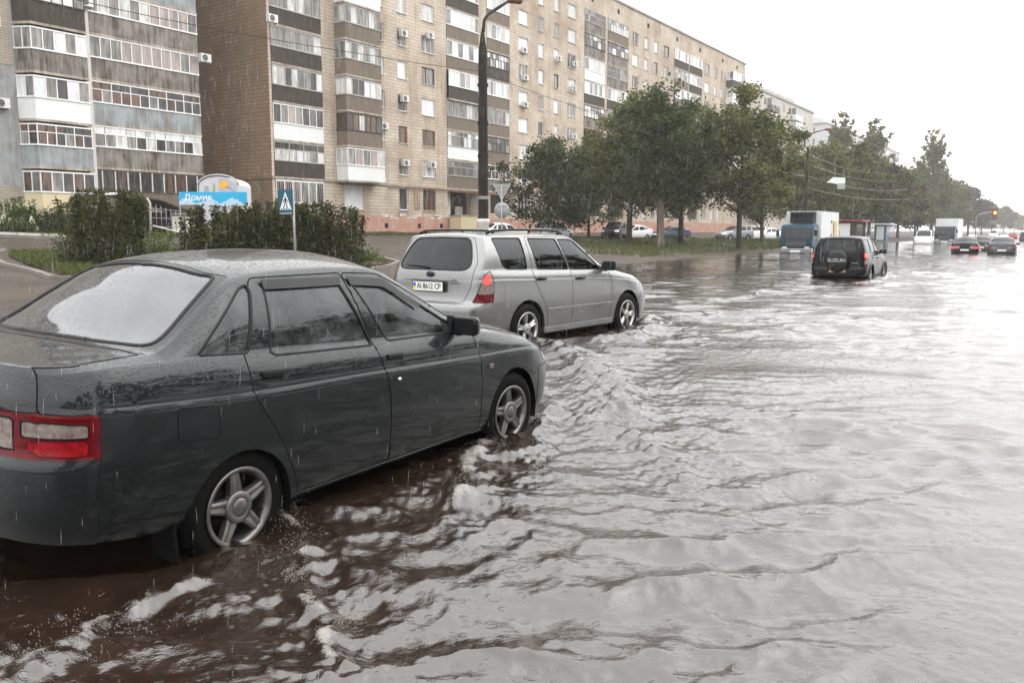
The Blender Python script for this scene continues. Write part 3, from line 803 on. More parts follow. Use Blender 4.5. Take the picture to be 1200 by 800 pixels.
    for q, _ in P['door']:
        for sd in ('r', 'l'):
            d = s.piece([q], root, 'door', paint, sd, N=N)
            if d is None: continue
            doors.append((d, sd, q))
            x0 = [p for p in P['door'] if p[0] == q][0][1]
            sgn = -1 if sd == 'r' else 1
            if detail == 2:
                if preset == 'sedan':
                    hx, hz = (.217, .882) if q == 'd_r' else (1.156, .848)
                    handle(d, hx, hz, .14, .066, s.side_y(hx, hz)-.001, sgn, M['black_plastic'])
                    if q == 'd_f':
                        k = MB(); k.lathe([(.0115, .8365*sgn-.01*sgn), (.0115, .842*sgn), (.008, .845*sgn), (.001, .845*sgn)], M['chrome'], 14, 'y', (1.16, 0, .735)); k.build('door_lock', d)
                else:
                    hx, hz = (.30, .975) if q == 'd_r' else (1.22, .945)
                    handle(d, hx, hz, .19, .05, s.side_y(hx, hz)+.004, sgn, M['black_plastic'], 'bar')
    for q, _, d in P['win']:
        for sd in ('r', 'l'):
            o_ = s.piece([q], root, 'side_window', gm, sd, .006, N)
            if o_: wino.append((o_, sd, q))
    pt['ws'] = s.piece(['windshield'], root, 'windshield', M['windshield_glass'] if detail == 2 else gm, 'both', .004, N)
    pt['rw'] = s.piece(['rear_window'], root, 'rear_window', rg, 'both', .005, N)
    pt['hood'] = s.piece(['hood'], root, 'hood', paint, 'both', 0, N)
    pt['boot'] = s.piece(['boot'], root, 'trunk_lid' if preset == 'sedan' else 'tailgate', paint, 'both', 0, N)
    pt['rb'] = s.piece(['rear_bumper'], root, 'rear_bumper', paint, 'both', 0 if detail < 2 else -.004, N)
    pt['fb'] = s.piece(['front_bumper'], root, 'front_bumper', paint, 'both', 0, N)
    for sd in ('r', 'l'):
        tl = s.piece(['tail_lamp'], root, 'tail_lamp', M['red_lens_lit'] if (tail_lit and detail < 2) else M['red_lens'], sd, -.006, N)
        pt['tl'+sd] = tl
        if tl:
            s.piece(['tail_lamp_clear'], tl, 'reversing_lens', M['clear_lens'], sd, -.004 if preset == 'sedan' else -.005, N)
            s.piece(['reversing_inner'], tl, 'reversing_lens', M['clear_lens'], sd, -.004, N)
            s.piece(['tail_lamp_lit'], tl, 'brake_lens', M['brake_lit'] if tail_lit else (M['red_glow'] if preset == 'sedan' and detail == 2 else M['red_lens']), sd, -.008, N)
        s.piece(['headlamp'], root, 'headlamp', M['head_lens'], sd, -.003, N)
    if 'fuel_flap' in s.names:
        pt['ff'] = s.piece(['fuel_flap'], root, 'fuel_flap', paint, 'r', -.0015, N); s.piece(['fuel_flap'], root, 'quarter_panel', paint, 'l', 0, N)
    # shut lines belong to the panel they run round, rubbers to their glass
    def lines(part, names, rad, mat, side, push=0., nm='panel_gap'):
        E = s.edges(names)
        if part is None or not E: return
        g = MB(); s.gap([E], rad, mat, g, N, push, ('r', 'l') if side == 'both' else (side,)); g.build(nm, part)
    w = .0035
    if detail == 2:
        for d, sd, q in doors: lines(d, [q]+[a for a, _, dd in P['win'] if dd == q], w, M['gap'], sd)
        lines(pt['hood'], ['hood'], w, M['gap'], 'both'); lines(pt['boot'], ['boot', 'rear_window'] if not P['boot_top'] else ['boot'], w, M['gap'], 'both')
        lines(pt['rb'], ['rear_bumper'], w, M['gap'], 'both'); lines(pt['fb'], ['front_bumper'], w, M['gap'], 'both')
        lines(pt.get('ff'), ['fuel_flap'], .003, M['gap'], 'r')
        for sd in ('r', 'l'): lines(pt['tl'+sd], ['tail_lamp', 'tail_lamp_clear', 'tail_lamp_lit', 'reversing_inner'], .006, M['gap'], sd); lines(pt['tl'+sd], ['tail_lamp_clear'], .003, M['gap'], sd, .006); lines(pt['tl'+sd], ['tail_lamp_lit'], .003, M['gap'], sd, .006); lines(pt['tl'+sd], ['reversing_inner'], .004, M['gap'], sd, .006)
    rw = .0075 if detail == 2 else .014
    if preset == 'sedan': s.piece(['rear_frit'], root, 'window_border', M['black_gloss'], 'both', .002, N)
    for o_, sd, q in wino: lines(o_, [q], rw, M['seal'], sd, .001, 'window_seal')
    lines(pt['ws'], ['windshield'], rw*1.5, M['seal'], 'both', .001, 'window_seal')
    lines(pt['rw'], ['rear_window'], rw*1.3, M['seal'], 'both', .001, 'window_seal')
    s.arches(None, root, [(cx, cz, r, .27) for cx, cz, r in P['arch']], paint)
    # underside
    mb = MB(); st = s.G[:, 0]
    vs = []; fs = []
    for p in st: vs += [(p[0], p[1], p[2]), (p[0], -p[1], p[2])]
    for i in range(len(st)-1): fs.append((2*i, 2*i+1, 2*i+3, 2*i+2))
    mb.add(vs, fs, M['gap']); mb.build('underbody', root)
    # seats and dashboard behind the glass
    if detail == 2:
        mb = MB()
        for sx, sy in [(P['seats'][1][0], .36), (P['seats'][1][0], -.36)]:
            z0 = P['zbelt'][0][1]-.5
            mb.box(sx-.1, sx+.1, sy-.24, sy+.24, z0, z0+.62, M['interior'], lambda v: (v[0]-.25*(v[2]-z0), v[1], v[2]), .07)
            mb.box(sx-.05, sx+.05, sy-.13, sy+.13, z0+.66, z0+.82, M['interior'], lambda v: (v[0]-.25*(v[2]-z0), v[1], v[2]), .04)
        sx = P['seats'][0][0]
        mb.box(sx-.1, sx+.1, -.6, .6, z0, z0+.58, M['interior'], lambda v: (v[0]-.3*(v[2]-z0), v[1], v[2]), .07)
        mb.build('seats', root)
        mb = MB(); mb.box(1.75, 2.05, -.68, .68, z0+.1, z0+.42, M['interior'], None, .06)
        mb.tube([(1.62+.06*math.cos(t), .36+.18*math.sin(t), z0+.45+.17*math.cos(t)) for t in np.linspace(0, 2*math.pi, 20)], .014, M['interior'], 6)
        mb.build('dashboard', root)
    rm = rimmat or M['alloy']
    for i, cx in enumerate((0, P['wb'])):
        for sd in (-1, 1):
            if detail == 2: make_wheel(root, (cx, sd*P['track'], P['R']), P['R'], P['tw'], P['rim'], style, sd, rm, steer if i else 0., .4*i if not (steer and i) else 0)
            else:
                mb = MB(); h = P['tw']/2; rr = P['rim']; Rt = P['R']
                mb.lathe([(rr, sd*h*.9), (Rt*.93, sd*h), (Rt, sd*h*.6), (Rt, -sd*h*.6), (Rt*.93, -sd*h), (rr, -sd*h*.9)], M['rubber'], 24, 'y')
                w = mb.build('wheel', root, (cx, sd*P['track'], Rt))
                m2 = MB(); m2.lathe([(rr, sd*h*.9), (rr*.9, sd*h*.7), (rr*.3, sd*h*.8), (.001, sd*h*.85)], rm, 10, 'y', (0, 0, 0), False); m2.build('rim', w)
    mx, my, mz, ms = P['mirror']
    for sd in (-1, 1): mirror(root, mx, my-.03, mz, sd, M['black_gloss'] if preset == 'sedan' else (M['black_plastic'] if detail == 2 else paint), ms)
    return root, s, N

M['car_glass'] = glass('car_glass', (.10, .11, .11), .03)
M['clear_glass'] = glass('clear_glass', (.30, .32, .31), .03, .16)
M['windshield_glass'] = glass('windshield_glass', (.55, .6, .58), .03)
M['wet_glass'] = glass('wet_glass', (.16, .17, .17), .04, .3, 1.9, (.05, .14))
M['paint_sedan'] = car_paint('paint_sedan', (.0105, .0135, .0150), .35, .26, True, (.008, .007, .0055), .62, .6, .6)
M['paint_silver'] = car_paint('paint_silver', (.235, .236, .235), .75, .25, True, (.10, .085, .07), .62, .45)
M['paint_black'] = car_paint('paint_black', (.004, .004, .0045), .0, .25, False, (.012, .010, .008), .6, .4, .12)
M['paint_white'] = car_paint('paint_white', (.72, .72, .71), 0, .3, False)
M['paint_darkblue'] = car_paint('paint_darkblue', (.03, .045, .075), .3, .3, False)
M['paint_grey'] = car_paint('paint_grey', (.22, .225, .23), .6, .35, False)
M['paint_paleSilver'] = car_paint('paint_pale_silver', (.5, .51, .52), .6, .35, False)
M['paint_darkgrey'] = car_paint('paint_darkgrey', (.05, .052, .055), .4, .35, False)
M['paint_red'] = car_paint('paint_red', (.35, .02, .02), 0, .35, False)
# ================================================================= the vehicles in the photo
def rz_of(head): return R(90-head)            # heading measured right of the view axis
SED_D = .075
sed, sS, sN = build_car('sedan', (0, 0, 0), 0, M['paint_sedan'], 'dark grey-green sedan beaded with rain, wading nearest to the camera', 'car', 'sedan',
    rimmat=M['alloy'], style=(5, 0, .041, .05), glass_m=M['clear_glass'], rear_glass=M['wet_glass'], steer=R(-4))
def place(root, world_rear_wheel, head, track, sink):
    """put the car so that the outside of its right rear wheel stands at the given ground point"""
    h = R(head); left = np.array([-math.cos(h), math.sin(h)])
    p = np.array(world_rear_wheel[:2])+left*track
    root.location = (p[0], p[1], -sink); root.rotation_euler = (0, 0, rz_of(head))
sed.location = (-1.98, 4.313, -.108); sed.rotation_euler = (R(1.66), 0, rz_of(30.9))
# details of the sedan
for sd in (-1, 1):
    for pl in ([(.335, 1.337), (.342, 1.288), (.62, 1.284), (.897, 1.282), (.908, 1.326)], [(.966, 1.326), (.978, 1.278), (1.24, 1.256), (1.36, 1.195), (1.52, 1.11), (1.54, 1.125), (1.39, 1.22), (1.27, 1.30)]):
        mb = MB(); n = len(pl)
        o = lambda z: sd*(.592+(1.345-z)*.42+.006)
        vs = [(x, o(z), z) for x, z in pl]+[(x, o(z)-sd*.004, z) for x, z in pl]
        mb.add(vs, [tuple(range(n)), tuple(range(n, 2*n))[::-1]]+[(i, (i+1) % n, n+(i+1) % n, n+i) for i in range(n)], M['black_gloss'])
        mb.build('wind_deflector', sed)
for sd in (-1, 1):
    mb = MB(); mb.box(2.13, 2.17, min(sd*.82, sd*.848), max(sd*.82, sd*.848), .665, .693, M['clear_lens'], None, .004); mb.build('side_indicator', sed)
    mb = MB(); mb.box(-.37, -.355, sd*.72-.08, sd*.72+.08, .13, .34, M['rubber'], lambda v: (v[0]-.1*(v[2]-.3), v[1], v[2])); mb.build('mud_flap', sed)
    mb = MB(); mb.tube([(.34, sd*.80, .256), (1.2, sd*.805, .255), (2.05, sd*.805, .255)], .006, M['paint_sedan'], 6); mb.build('sill_moulding', sed)
    mb = MB()
    mb.prism([(1.80, .945), (1.96, .945), (1.82, 1.04)], 'y', sd*.70, sd*.742, M['black_plastic']); mb.build('mirror_base', sed)

FOR_D = .15
fo, fS, fN = build_car('wagon', (0, 0, 0), 0, M['paint_silver'], 'silver estate car with roof rails, wading ahead of the dark sedan', 'car', 'estate_car',
    rimmat=M['alloy_bright'], style=(5, .13, .022, .03), tail_lit=True, glass_m=M['car_glass'])
place(fo, (.2131, 11.144), 38.5, .86, FOR_D)
for sd in (-1, 1):
    mb = MB(); mb.tube([(-.52, sd*.585, 1.57), (-.42, sd*.59, 1.607), (0, sd*.598, 1.618), (.8, sd*.598, 1.612), (1.0, sd*.592, 1.60), (1.12, sd*.585, 1.565)], .017, M['black_plastic'], 8)
    mb.tube([(-.40, sd*.59, 1.57), (-.40, sd*.59, 1.607)], .02, M['black_plastic'], 8); mb.tube([(.35, sd*.598, 1.575), (.35, sd*.598, 1.612)], .02, M['black_plastic'], 8)
    mb.build('roof_rail', fo)
    mb = MB()
    o = .872
    mb.box(.44, 2.06, min(sd*(o-.02), sd*o), max(sd*(o-.02), sd*o), .555, .572, M['alloy_bright'], lambda v: (v[0], v[1], v[2]-.006*(v[0]-.4)), .004); mb.build('door_moulding', fo)
    mb = MB(); mb.box(.36, 2.10, min(sd*.79, sd*.86), max(sd*.79, sd*.86), .235, .325, M['paint_silver'], None, .02); mb.build('sill', fo)
pl = number_plate(fo, -.985, .905, 'AI 8612 CP', .52, .112, M['plate_white'])
mb = MB(); mb.box(-.985, -.94, -.42, .42, .985, 1.003, M['paint_silver'], None, .006); mb.build('tailgate_handle', fo)
mb = MB(); mb.lathe([(.06, -.95), (.055, -.962), (.04, -.968), (.001, -.97)], M['paint_emblem'], 20, 'x', (0, 0, 0)); e = mb.build('emblem', fo, (.0, .0, 1.06)); e.scale = (1, 1, .62)
for k, (yy, zz, sz) in enumerate(((.0, .005, .011), (.03, .012, .006), (.028, -.012, .006), (-.026, .014, .006), (-.03, -.01, .006))):
    pass
mb = MB(); mb.tube([(-.945, .05, 1.125), (-.93, .06, 1.155), (-.90, .45, 1.165)], [.014, .01, .006], M['black_plastic'], 6); mb.build('rear_wiper', fo)
me = text_mesh('FORESTER', .03, M['paint_grey'], .001, .001); t = link('lettering', me, fo, (-.968, -.42, .955)); t.rotation_euler = (R(90), 0, R(-90))

# black off-roader
def ground_at(px, py, z=0.):
    th = math.atan(129/1000); c, s_ = math.cos(th), math.sin(th)
    a = (px-600)/1000; b = (400-py)/1000
    d = np.array([a, c+b*s_, -s_+b*c]); t = (z-CAM_H)/d[2]
    return d[:2]*t
SZ = (9.62, 26.6)
sz, zS, zN = build_car('suv', (0, 0, 0), 0, M['paint_black'], 'black off-roader with a covered spare wheel on its tailgate', 'car', 'off_roader',
    rimmat=M['alloy_bright'], style=(5, 0, .04, .03), tail_lit=True, glass_m=M['car_glass'])
sz.scale = (.95,)*3; sz.location = (SZ[0]+1.0, SZ[1]+.85, -.30); sz.rotation_euler = (0, 0, rz_of(32.))
mb = MB()
mb.lathe([(.001, -1.10), (.26, -1.10), (.31, -1.09), (.35, -1.05), (.365, -1.0), (.365, -.92), (.34, -.88)], M['black_gloss'], 40, 'x', (0, 0, .87)); sp = mb.build('spare_wheel_cover', sz)
me = text_mesh('SUZUKI', .15, M['alloy_bright'], .003, .003); t = link('lettering', me, sp, (-1.108, 0, .90)); t.rotation_euler = (R(90), 0, R(-90)); t.scale = (1.12, 1, 1)
number_plate(sz, -.965, .56, 'AI 4677 CB', .50, .11, M['plate_yellow'], flag=False)
mb = MB(); mb.box(-.93, -.905, -.62, -.42, .80, .835, M['clear_lens'], None, .005); mb.build('tailgate_handle', sz)
mb = MB(); mb.tube([(.2, .2, 1.68), (.12, .2, 1.9)], [.008, .003], M['black_plastic'], 6); mb.build('aerial', sz)
for sd in (-1, 1):
    for cx in (0, 2.64):
        mb = MB(); ang = np.linspace(.05, math.pi-.05, 18)
        vs = []; fs = []
        for a in ang:
            for r_, y in ((.41, .895), (.415, .93), (.47, .925), (.485, .885)): vs.append((cx+r_*math.cos(a), sd*y, .35+r_*math.sin(a)))
        for i in range(17):
            for j in range(3): fs.append((4*i+j, 4*i+j+1, 4*i+j+5, 4*i+j+4))
        mb.add(vs, fs, M['paint_black'], True); mb.build('fender_flare', sz)

# ---- small cars, far and parked
def small(preset, px, py, sink, head, paint, label, cat='car', name='car', group=None, lit=False, z=None, sc=1., plate=True, opts=()):
    zz = 0. if z is None else z
    g = ground_at(px, py, zz)
    r, s_, n_ = build_car(preset, (g[0], g[1], (0 if z is None else z)-sink), rz_of(head), paint, label, cat, name, group, 1, M['alloy'], tail_lit=lit, opts=opts)
    r.scale = (sc, sc, sc)
    if plate: number_plate(r, -.935 if preset == 'sedan' else -1.055, .60, '', .5, .11, M['plate_white'], flag=False)
    return r
TR = 'cars driving far ahead on the flooded road'
small('sedan', 1131, 296.5, .38, 31, M['paint_black'], 'black car with both brake lights lit, far ahead of the off-roader', 'car', 'car', TR, True)
small('sedan', 1149, 293.5, .36, 31, M['paint_darkgrey'], 'dark car half hidden by the black car with lit brake lights', 'car', 'car', TR, True)
small('sedan', 1174, 297.5, .36, 31, M['paint_darkgrey'], 'grey car with unlit tail lamps, right of the black car far ahead', 'car', 'car', TR)
small('van', 1084, 286, .35, 211, M['paint_white'], 'white van coming towards the camera in front of the far truck', 'van', 'van', None, plate=False)
FT = 'tiny vehicles at the end of the road'
small('van', 1164, 278, .3, 211, M['paint_white'], 'tiny white van approaching under the amber traffic light', 'van', 'van', FT, plate=False)
small('sedan', 1177, 279, .3, 211, M['paint_paleSilver'], 'tiny pale car at the end of the road, right of a tiny white van', 'car', 'car', FT, plate=False)
small('sedan', 1187, 279.5, .3, 31, M['paint_red'], 'tiny red car at the end of the road', 'car', 'car', FT, True, plate=False)
small('suv', 1202, 282, .3, 31, M['paint_darkgrey'], 'dark car with red lamps cut by the right edge of the picture', 'car', 'car', FT, True, plate=False)
small('sedan', 1140, 278, .3, 211, M['paint_white'], 'tiny white car near the far mast of the traffic light', 'car', 'car', FT, plate=False)
PK = 'cars parked in the yard behind the trees'
def parked(preset, px, Yd, head, paint, label):
    th = math.atan(129/1000); c, s_ = math.cos(th), math.sin(th)
    x = (px-600)/1000*(Yd*c)*1.0
    z = tz(x, Yd)
    r, a, b = build_car(preset, (x, Yd, z), rz_of(head), paint, label, 'car', 'car', PK, 1, M['alloy'])
    return r
parked('suv', 724, 82, 200, M['paint_black'], 'black off-roader parked nose to the road behind a tree trunk')
parked('sedan', 752, 84, 235, M['paint_white'], 'white sedan parked between the black off-roader and the dark blue car')
parked('sedan', 797, 85, 250, M['paint_darkblue'], 'dark blue sedan parked right of the thick light-barked trunk')
parked('wagon', 870, 92, 240, M['paint_grey'], 'grey estate car parked behind the trees left of the blue truck')
parked('wagon', 887, 96, 240, M['paint_white'], 'white estate car parked next to the blue truck')
parked('sedan', 906, 98, 240, M['paint_white'], 'white car mostly hidden behind the cab of the blue truck')
parked('wagon', 642, 70, 30, M['paint_paleSilver'], 'pale estate car seen over the silver car, in front of the dark bush')
parked('sedan', 574, 62, 60, M['paint_white'], 'white car whose roof shows over the silver car below the round sign')

# ---- lorries
def lorry(px, py, head, sink, cabc, label, sc, striped, fridge):
    g = ground_at(px, py)
    root = empty('box_truck', (g[0], g[1], -sink), rz_of(head)); tag(root, label, 'truck'); root.scale = (sc,)*3
    # x forward (towards the camera), front bumper at x = 0
    mb = MB(); W = 1.12
    prof = [(-1.75, .72), (-.06, .72), (0, .95), (-.02, 1.42), (-.24, 2.2), (-.38, 2.36), (-1.75, 2.4)]
    bm = bmesh.new()
    vs = [bm.verts.new((x, y, z)) for y in (-W, W) for x, z in prof]; n = len(prof)
    bm.faces.new(vs[:n]); bm.faces.new(vs[n:][::-1])
    for i in range(n): bm.faces.new((vs[i], vs[n+i], vs[n+(i+1) % n], vs[(i+1) % n]))
    bmesh.ops.recalc_face_normals(bm, faces=bm.faces[:]); bmesh.ops.bevel(bm, geom=bm.edges[:], offset=.06, segments=3, affect='EDGES'); bm.verts.index_update()
    mb.add([v.co.copy() for v in bm.verts], [[v.index for v in f.verts] for f in bm.faces], cabc, False); bm.free()
    mb.build('cab', root)
    mb = MB(); mb.add([(-.012, -.98, 1.46), (-.012, .98, 1.46), (-.222, .92, 2.14), (-.222, -.92, 2.14), (-.05, -.98, 1.46), (-.05, .98, 1.46), (-.26, .92, 2.14), (-.26, -.92, 2.14)], [(0, 1, 2, 3), (4, 7, 6, 5), (0, 4, 5, 1), (3, 2, 6, 7), (0, 3, 7, 4), (1, 5, 6, 2)], M['dark_glass']); mb.build('windshield', root)
    for sd in (-1, 1):
        mb = MB(); mb.prism([(-.30, 1.45), (-.45, 2.12), (-1.3, 2.12), (-1.3, 1.45)], 'y', sd*W-.01, sd*W+.012, M['dark_glass']); mb.build('side_window', root)
        mb = MB(); mb.box(-.06, .035, sd*.78-.17, sd*.78+.17, .62, .82, M['head_lens'], None, .03); mb.build('headlamp', root)
        mb = MB(); mb.box(-.15, -.05, sd*(W+.2)-.1, sd*(W+.2)+.1, 1.55, 2.0, M['black_plastic'], None, .03); mb.tube([(-.2, sd*W, 2.0), (-.1, sd*(W+.2), 2.0)], .02, M['black_plastic']); mb.build('side_mirror', root)
    mb = MB(); mb.box(-.35, .06, -W, W, .38, .72, M['paint_grey'], None, .05); mb.box(.062, .07, -.35, .35, .44, .58, M['plate_white']); mb.build('bumper', root)
    mb = MB(); mb.box(-.01, .03, -.75, .75, .86, 1.3, M['black_plastic'], None, .02)
    for k in range(4): mb.box(.03, .04, -.7, .7, .9+.1*k, .93+.1*k, M['paint_grey'])
    mb.build('grille', root)
    L = 5.6
    mb = MB(); mb.box(-2.0-L, -2.0, -1.25, 1.25, .95, 3.35, M['box_white'], None, .03); bx = mb.build('cargo_box', root)
    mb = MB()
    for a, b, c, d in ((-2.0-L-.01, -1.99, -1.262, -1.22), (-2.0-L-.01, -1.99, 1.22, 1.262)):
        for z in (.95, 3.31): mb.box(a, b, c, d, z, z+.045, M['paint_grey'])
    mb.build('box_trim', bx)
    if striped:
        for sd in (-1, 1):
            mb = MB(); ye = sd*1.256
            for (x0, x1, mm) in ((-6.0, -5.78, M['stripe_red']), (-6.5, -6.08, M['stripe_orange']), (-6.92, -6.55, M['stripe_yellow']), (-7.05, -6.95, M['stripe_green'])):
                mb.box(x0, x1, min(ye, ye+sd*.006), max(ye, ye+sd*.006), 1.5, 2.65, mm)
            for z in (1.5, 2.5): mb.box(-5.4, -5.0, min(ye, ye+sd*.006), max(ye, ye+sd*.006), z, z+.22, M['stripe_blue'])
            mb.box(-5.5, -5.36, min(ye, ye+sd*.006), max(ye, ye+sd*.006), 1.5, 2.7, M['stripe_pale'])
            mb.build('painted_stripes', bx)
    if fridge:
        mb = MB(); mb.box(-2.0, -1.45, -.85, .85, 2.5, 3.32, M['black_plastic'], None, .05)
        for k in range(5): mb.box(-1.45, -1.43, -.7+.3*k, -.55+.3*k, 2.9, 3.2, M['gap'])
        mb.box(-1.99, -1.35, -.9, .9, 3.25, 3.33, M['paint_grey'], None, .02); mb.build('cooling_unit', root)
    mb = MB(); mb.box(-2-L, -1.2, -.4, .4, .55, .95, M['gap']); mb.build('chassis', root)
    for cx, dbl in ((-.95, 0), (-5.6, 1)):
        for sd in (-1, 1):
            mb = MB(); h = .14; mb.lathe([(.26, sd*h*.9), (.44, sd*h), (.48, sd*h*.6), (.48, -sd*h*.6), (.44, -sd*h), (.26, -sd*h*.9), (.001, sd*h*.3)], M['rubber'], 24, 'y')
            w = mb.build('wheel', root, (cx, sd*.98, .48)); m2 = MB(); m2.lathe([(.27, sd*h*.9), (.22, sd*h*.4), (.1, sd*h*.9), (.001, sd*h)], M['paint_grey'], 14, 'y'); m2.build('rim', w)
    return root
M['box_white'] = stained('box_white', (.68, .69, .68), (.42, .42, .40), .5, .35)
M['cab_blue'] = car_paint('cab_blue', (.004, .038, .068), 0, .45, False, (.03, .026, .022), 1.1, .6, .12)
M['cab_teal'] = car_paint('cab_teal', (.008, .028, .038), 0, .45, False, coat=.12)
for k, c in (('red', (.22, .045, .03)), ('orange', (.6, .35, .1)), ('yellow', (.7, .55, .15)), ('green', (.1, .3, .1)), ('blue', (.03, .11, .18)), ('pale', (.5, .6, .65))):
    M['stripe_'+k] = simple('stripe_'+k, c, .5, 0, .1)
lorry(932, 297, 212.5, .33, M['cab_blue'], 'blue-cab lorry with a white refrigerated box, standing at the verge', .93, True, True)
lorry(1106, 285, 213, .35, M['cab_teal'], 'dark teal lorry with a plain white box, far down the road', 1.0, False, False)
# ================================================================= apartment blocks
BA = R(33.6)
BD = np.array([math.sin(BA), math.cos(BA)]); BN = np.array([math.cos(BA), -math.sin(BA)])
BC = np.array([-18.11, 65.5])
M['facade'] = masonry('facade', (.56, .485, .40), (.49, .42, .34), (.25, .195, .15), .9, .28, (.25, .175, .12), .75, .85, .02, .7)
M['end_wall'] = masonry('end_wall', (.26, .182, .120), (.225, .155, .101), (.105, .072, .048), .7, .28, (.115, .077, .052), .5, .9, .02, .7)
M['pale_brick'] = masonry('pale_brick', (.42, .37, .31), (.36, .31, .26), (.2, .17, .14), .5, .16, (.2, .16, .12), .4, .9, .014)
M['wall_blue'] = stained('wall_blue', (.30, .31, .315), (.17, .155, .135), .75, .8)
M['wall_white'] = stained('wall_white', (.62, .60, .56), (.36, .32, .27))
M['plinth'] = stained('plinth', (.40, .20, .145), (.5, .42, .36), .8, .5)
M['panel_dark'] = corrugated('panel_dark', (.045, .038, .032), (.085, .07, .058))
M['panel_brown'] = corrugated('panel_brown', (.13, .105, .08), (.21, .17, .13), 4.)
M['panel_grey'] = stained('panel_grey', (.24, .22, .195), (.065, .052, .04), .8, .95)
M['panel_blue'] = stained('panel_blue', (.30, .33, .345), (.15, .135, .115), .7, .8)
M['panel_white'] = stained('panel_white', (.70, .71, .70), (.5, .49, .46), .45, .3)
M['panel_yellow'] = stained('panel_yellow', (.62, .53, .34), (.45, .38, .26), .5, .3)
M['slab'] = stained('slab', (.42, .37, .31), (.16, .125, .095), .8, .85)
M['frame_white'] = simple('frame_white', (.72, .72, .71), .4, 0, .1, 2)
M['frame_grey'] = simple('frame_grey', (.36, .35, .33), .6, 0, .3, 3)
M['frame_brown'] = simple('frame_brown', (.07, .05, .038), .7, 0, .3, 3)
M['frame_wood'] = simple('frame_wood', (.28, .13, .045), .55, 0, .3, 5)
M['room'] = simple('room', (.03, .026, .022), .9, 0, .4, .8)
M['roofing'] = simple('roofing', (.12, .115, .11), .9, 0, .3, 1)
M['coping'] = simple('coping', (.30, .29, .28), .6, 0, .2, 2)
M['metal_pale'] = simple('metal_pale', (.6, .6, .58), .5, .1, .15, 6)
def pane(name, col, rough, curt):
    """window pane: sheet glass coloured by what shows in it (dim room, net curtain, blind, painted reflection)"""
    m, nt, b = newmat(name); oc = objco(nt)
    n = noise(nt, 1.0, 3, .5, mapping(nt, oc, (2.2, 2.2, .35)))
    w = noise(nt, 1.0, 2, .5, mapping(nt, oc, (5, 5, .9), (3, 1, 2)))
    f = math_(nt, 'MULTIPLY', n.outputs['Fac'], w.outputs['Fac'])
    r = ramp(nt, [(.16, col), (.36, curt)]); nt.links.new(f, r.inputs['Fac'])
    nt.links.new(r.outputs['Color'], b.inputs['Base Color'])
    b.inputs['Roughness'].default_value = .5; b.inputs['Coat Weight'].default_value = .7; b.inputs['Coat Roughness'].default_value = rough; b.inputs['Specular IOR Level'].default_value = .1
    return m
M['pane_dark'] = pane('pane_dark', (.025, .024, .024), .04, (.07, .062, .055))
M['pane_mid'] = pane('pane_mid', (.10, .095, .09), .06, (.30, .28, .26))
M['pane_curtain'] = pane('pane_curtain', (.34, .33, .31), .1, (.62, .62, .60))
M['pane_white'] = pane('pane_white', (.55, .56, .56), .2, (.74, .75, .76))
M['pane_brown'] = pane('pane_brown', (.035, .024, .018), .05, (.16, .09, .06))
M['pane_pink'] = pane('pane_pink', (.22, .19, .175), .06, (.42, .34, .30))  # pinkish reflection painted into the pane colour
rb = random.Random(11)

def facade_mesh(u0, u1, z0, z1, holes, depth, mat, rev, back=None, y=0.):
    us = sorted({u0, u1, *[h[0] for h in holes], *[h[1] for h in holes]}); zs = sorted({z0, z1, *[h[2] for h in holes], *[h[3] for h in holes]})
    mb = MB()
    for i in range(len(us)-1):
        for j in range(len(zs)-1):
            cu, cz = (us[i]+us[i+1])/2, (zs[j]+zs[j+1])/2
            if any(h[0] < cu < h[1] and h[2] < cz < h[3] for h in holes): continue
            mb.add([(us[i], y, zs[j]), (us[i+1], y, zs[j]), (us[i+1], y, zs[j+1]), (us[i], y, zs[j+1])], [(0, 1, 2, 3)], mat)
    for h in holes:
        a, b, c, d = h[:4]; dd = h[4] if len(h) > 4 else depth
        for q in (((a, c), (a, d)), ((a, d), (b, d)), ((b, d), (b, c)), ((b, c), (a, c))):
            (p1, r1), (p2, r2) = q
            mb.add([(p1, y, r1), (p2, y, r2), (p2, y+dd, r2), (p1, y+dd, r1)], [(0, 1, 2, 3)], rev)
        mb.add([(a, y+dd, c), (b, y+dd, c), (b, y+dd, d), (a, y+dd, d)], [(0, 1, 2, 3)], M['room'])
    return mb

_WC = {}
def window(parent, u0, u1, z0, z1, y, frame, pn, name='window', nm=None, tr=False):
    """frame with sill; the pane is its sub-part; meshes shared by size"""
    w, h = round(u1-u0, 2), round(z1-z0, 2); nm = nm or (2 if w > 1.3 else 1)
    k = (w, h, frame, nm, tr)
    if k not in _WC:
        mb = MB(); t = .07; F = M[frame]
        mb.box(0, t, -.05, .03, 0, h, F); mb.box(w-t, w, -.05, .03, 0, h, F); mb.box(t, w-t, -.05, .03, 0, t, F); mb.box(t, w-t, -.05, .03, h-t, h, F)
        for q in range(1, nm):
            xx = w*q/nm if nm != 2 else w*.38
            mb.box(xx-.04, xx+.04, -.045, .025, t, h-t, F)
        if tr: mb.box(t, w-t, -.044, .024, h*.7-.03, h*.7+.03, F)
        mb.box(-.06, w+.06, -.24, -.05, -.05, -.012, M['metal_pale'])
        _WC[k] = mb.mesh('window')
    k2 = (w, h, pn)
    if k2 not in _WC:
        mb = MB(); mb.add([(.06, 0, .06), (w-.06, 0, .06), (w-.06, 0, h-.06), (.06, 0, h-.06)], [(0, 1, 2, 3)], M[pn]); _WC[k2] = mb.mesh('pane', False)
    o = link(name, _WC[k], parent, (u0, y, z0)); link('pane', _WC[k2], o, (0, 0, 0))
    return o

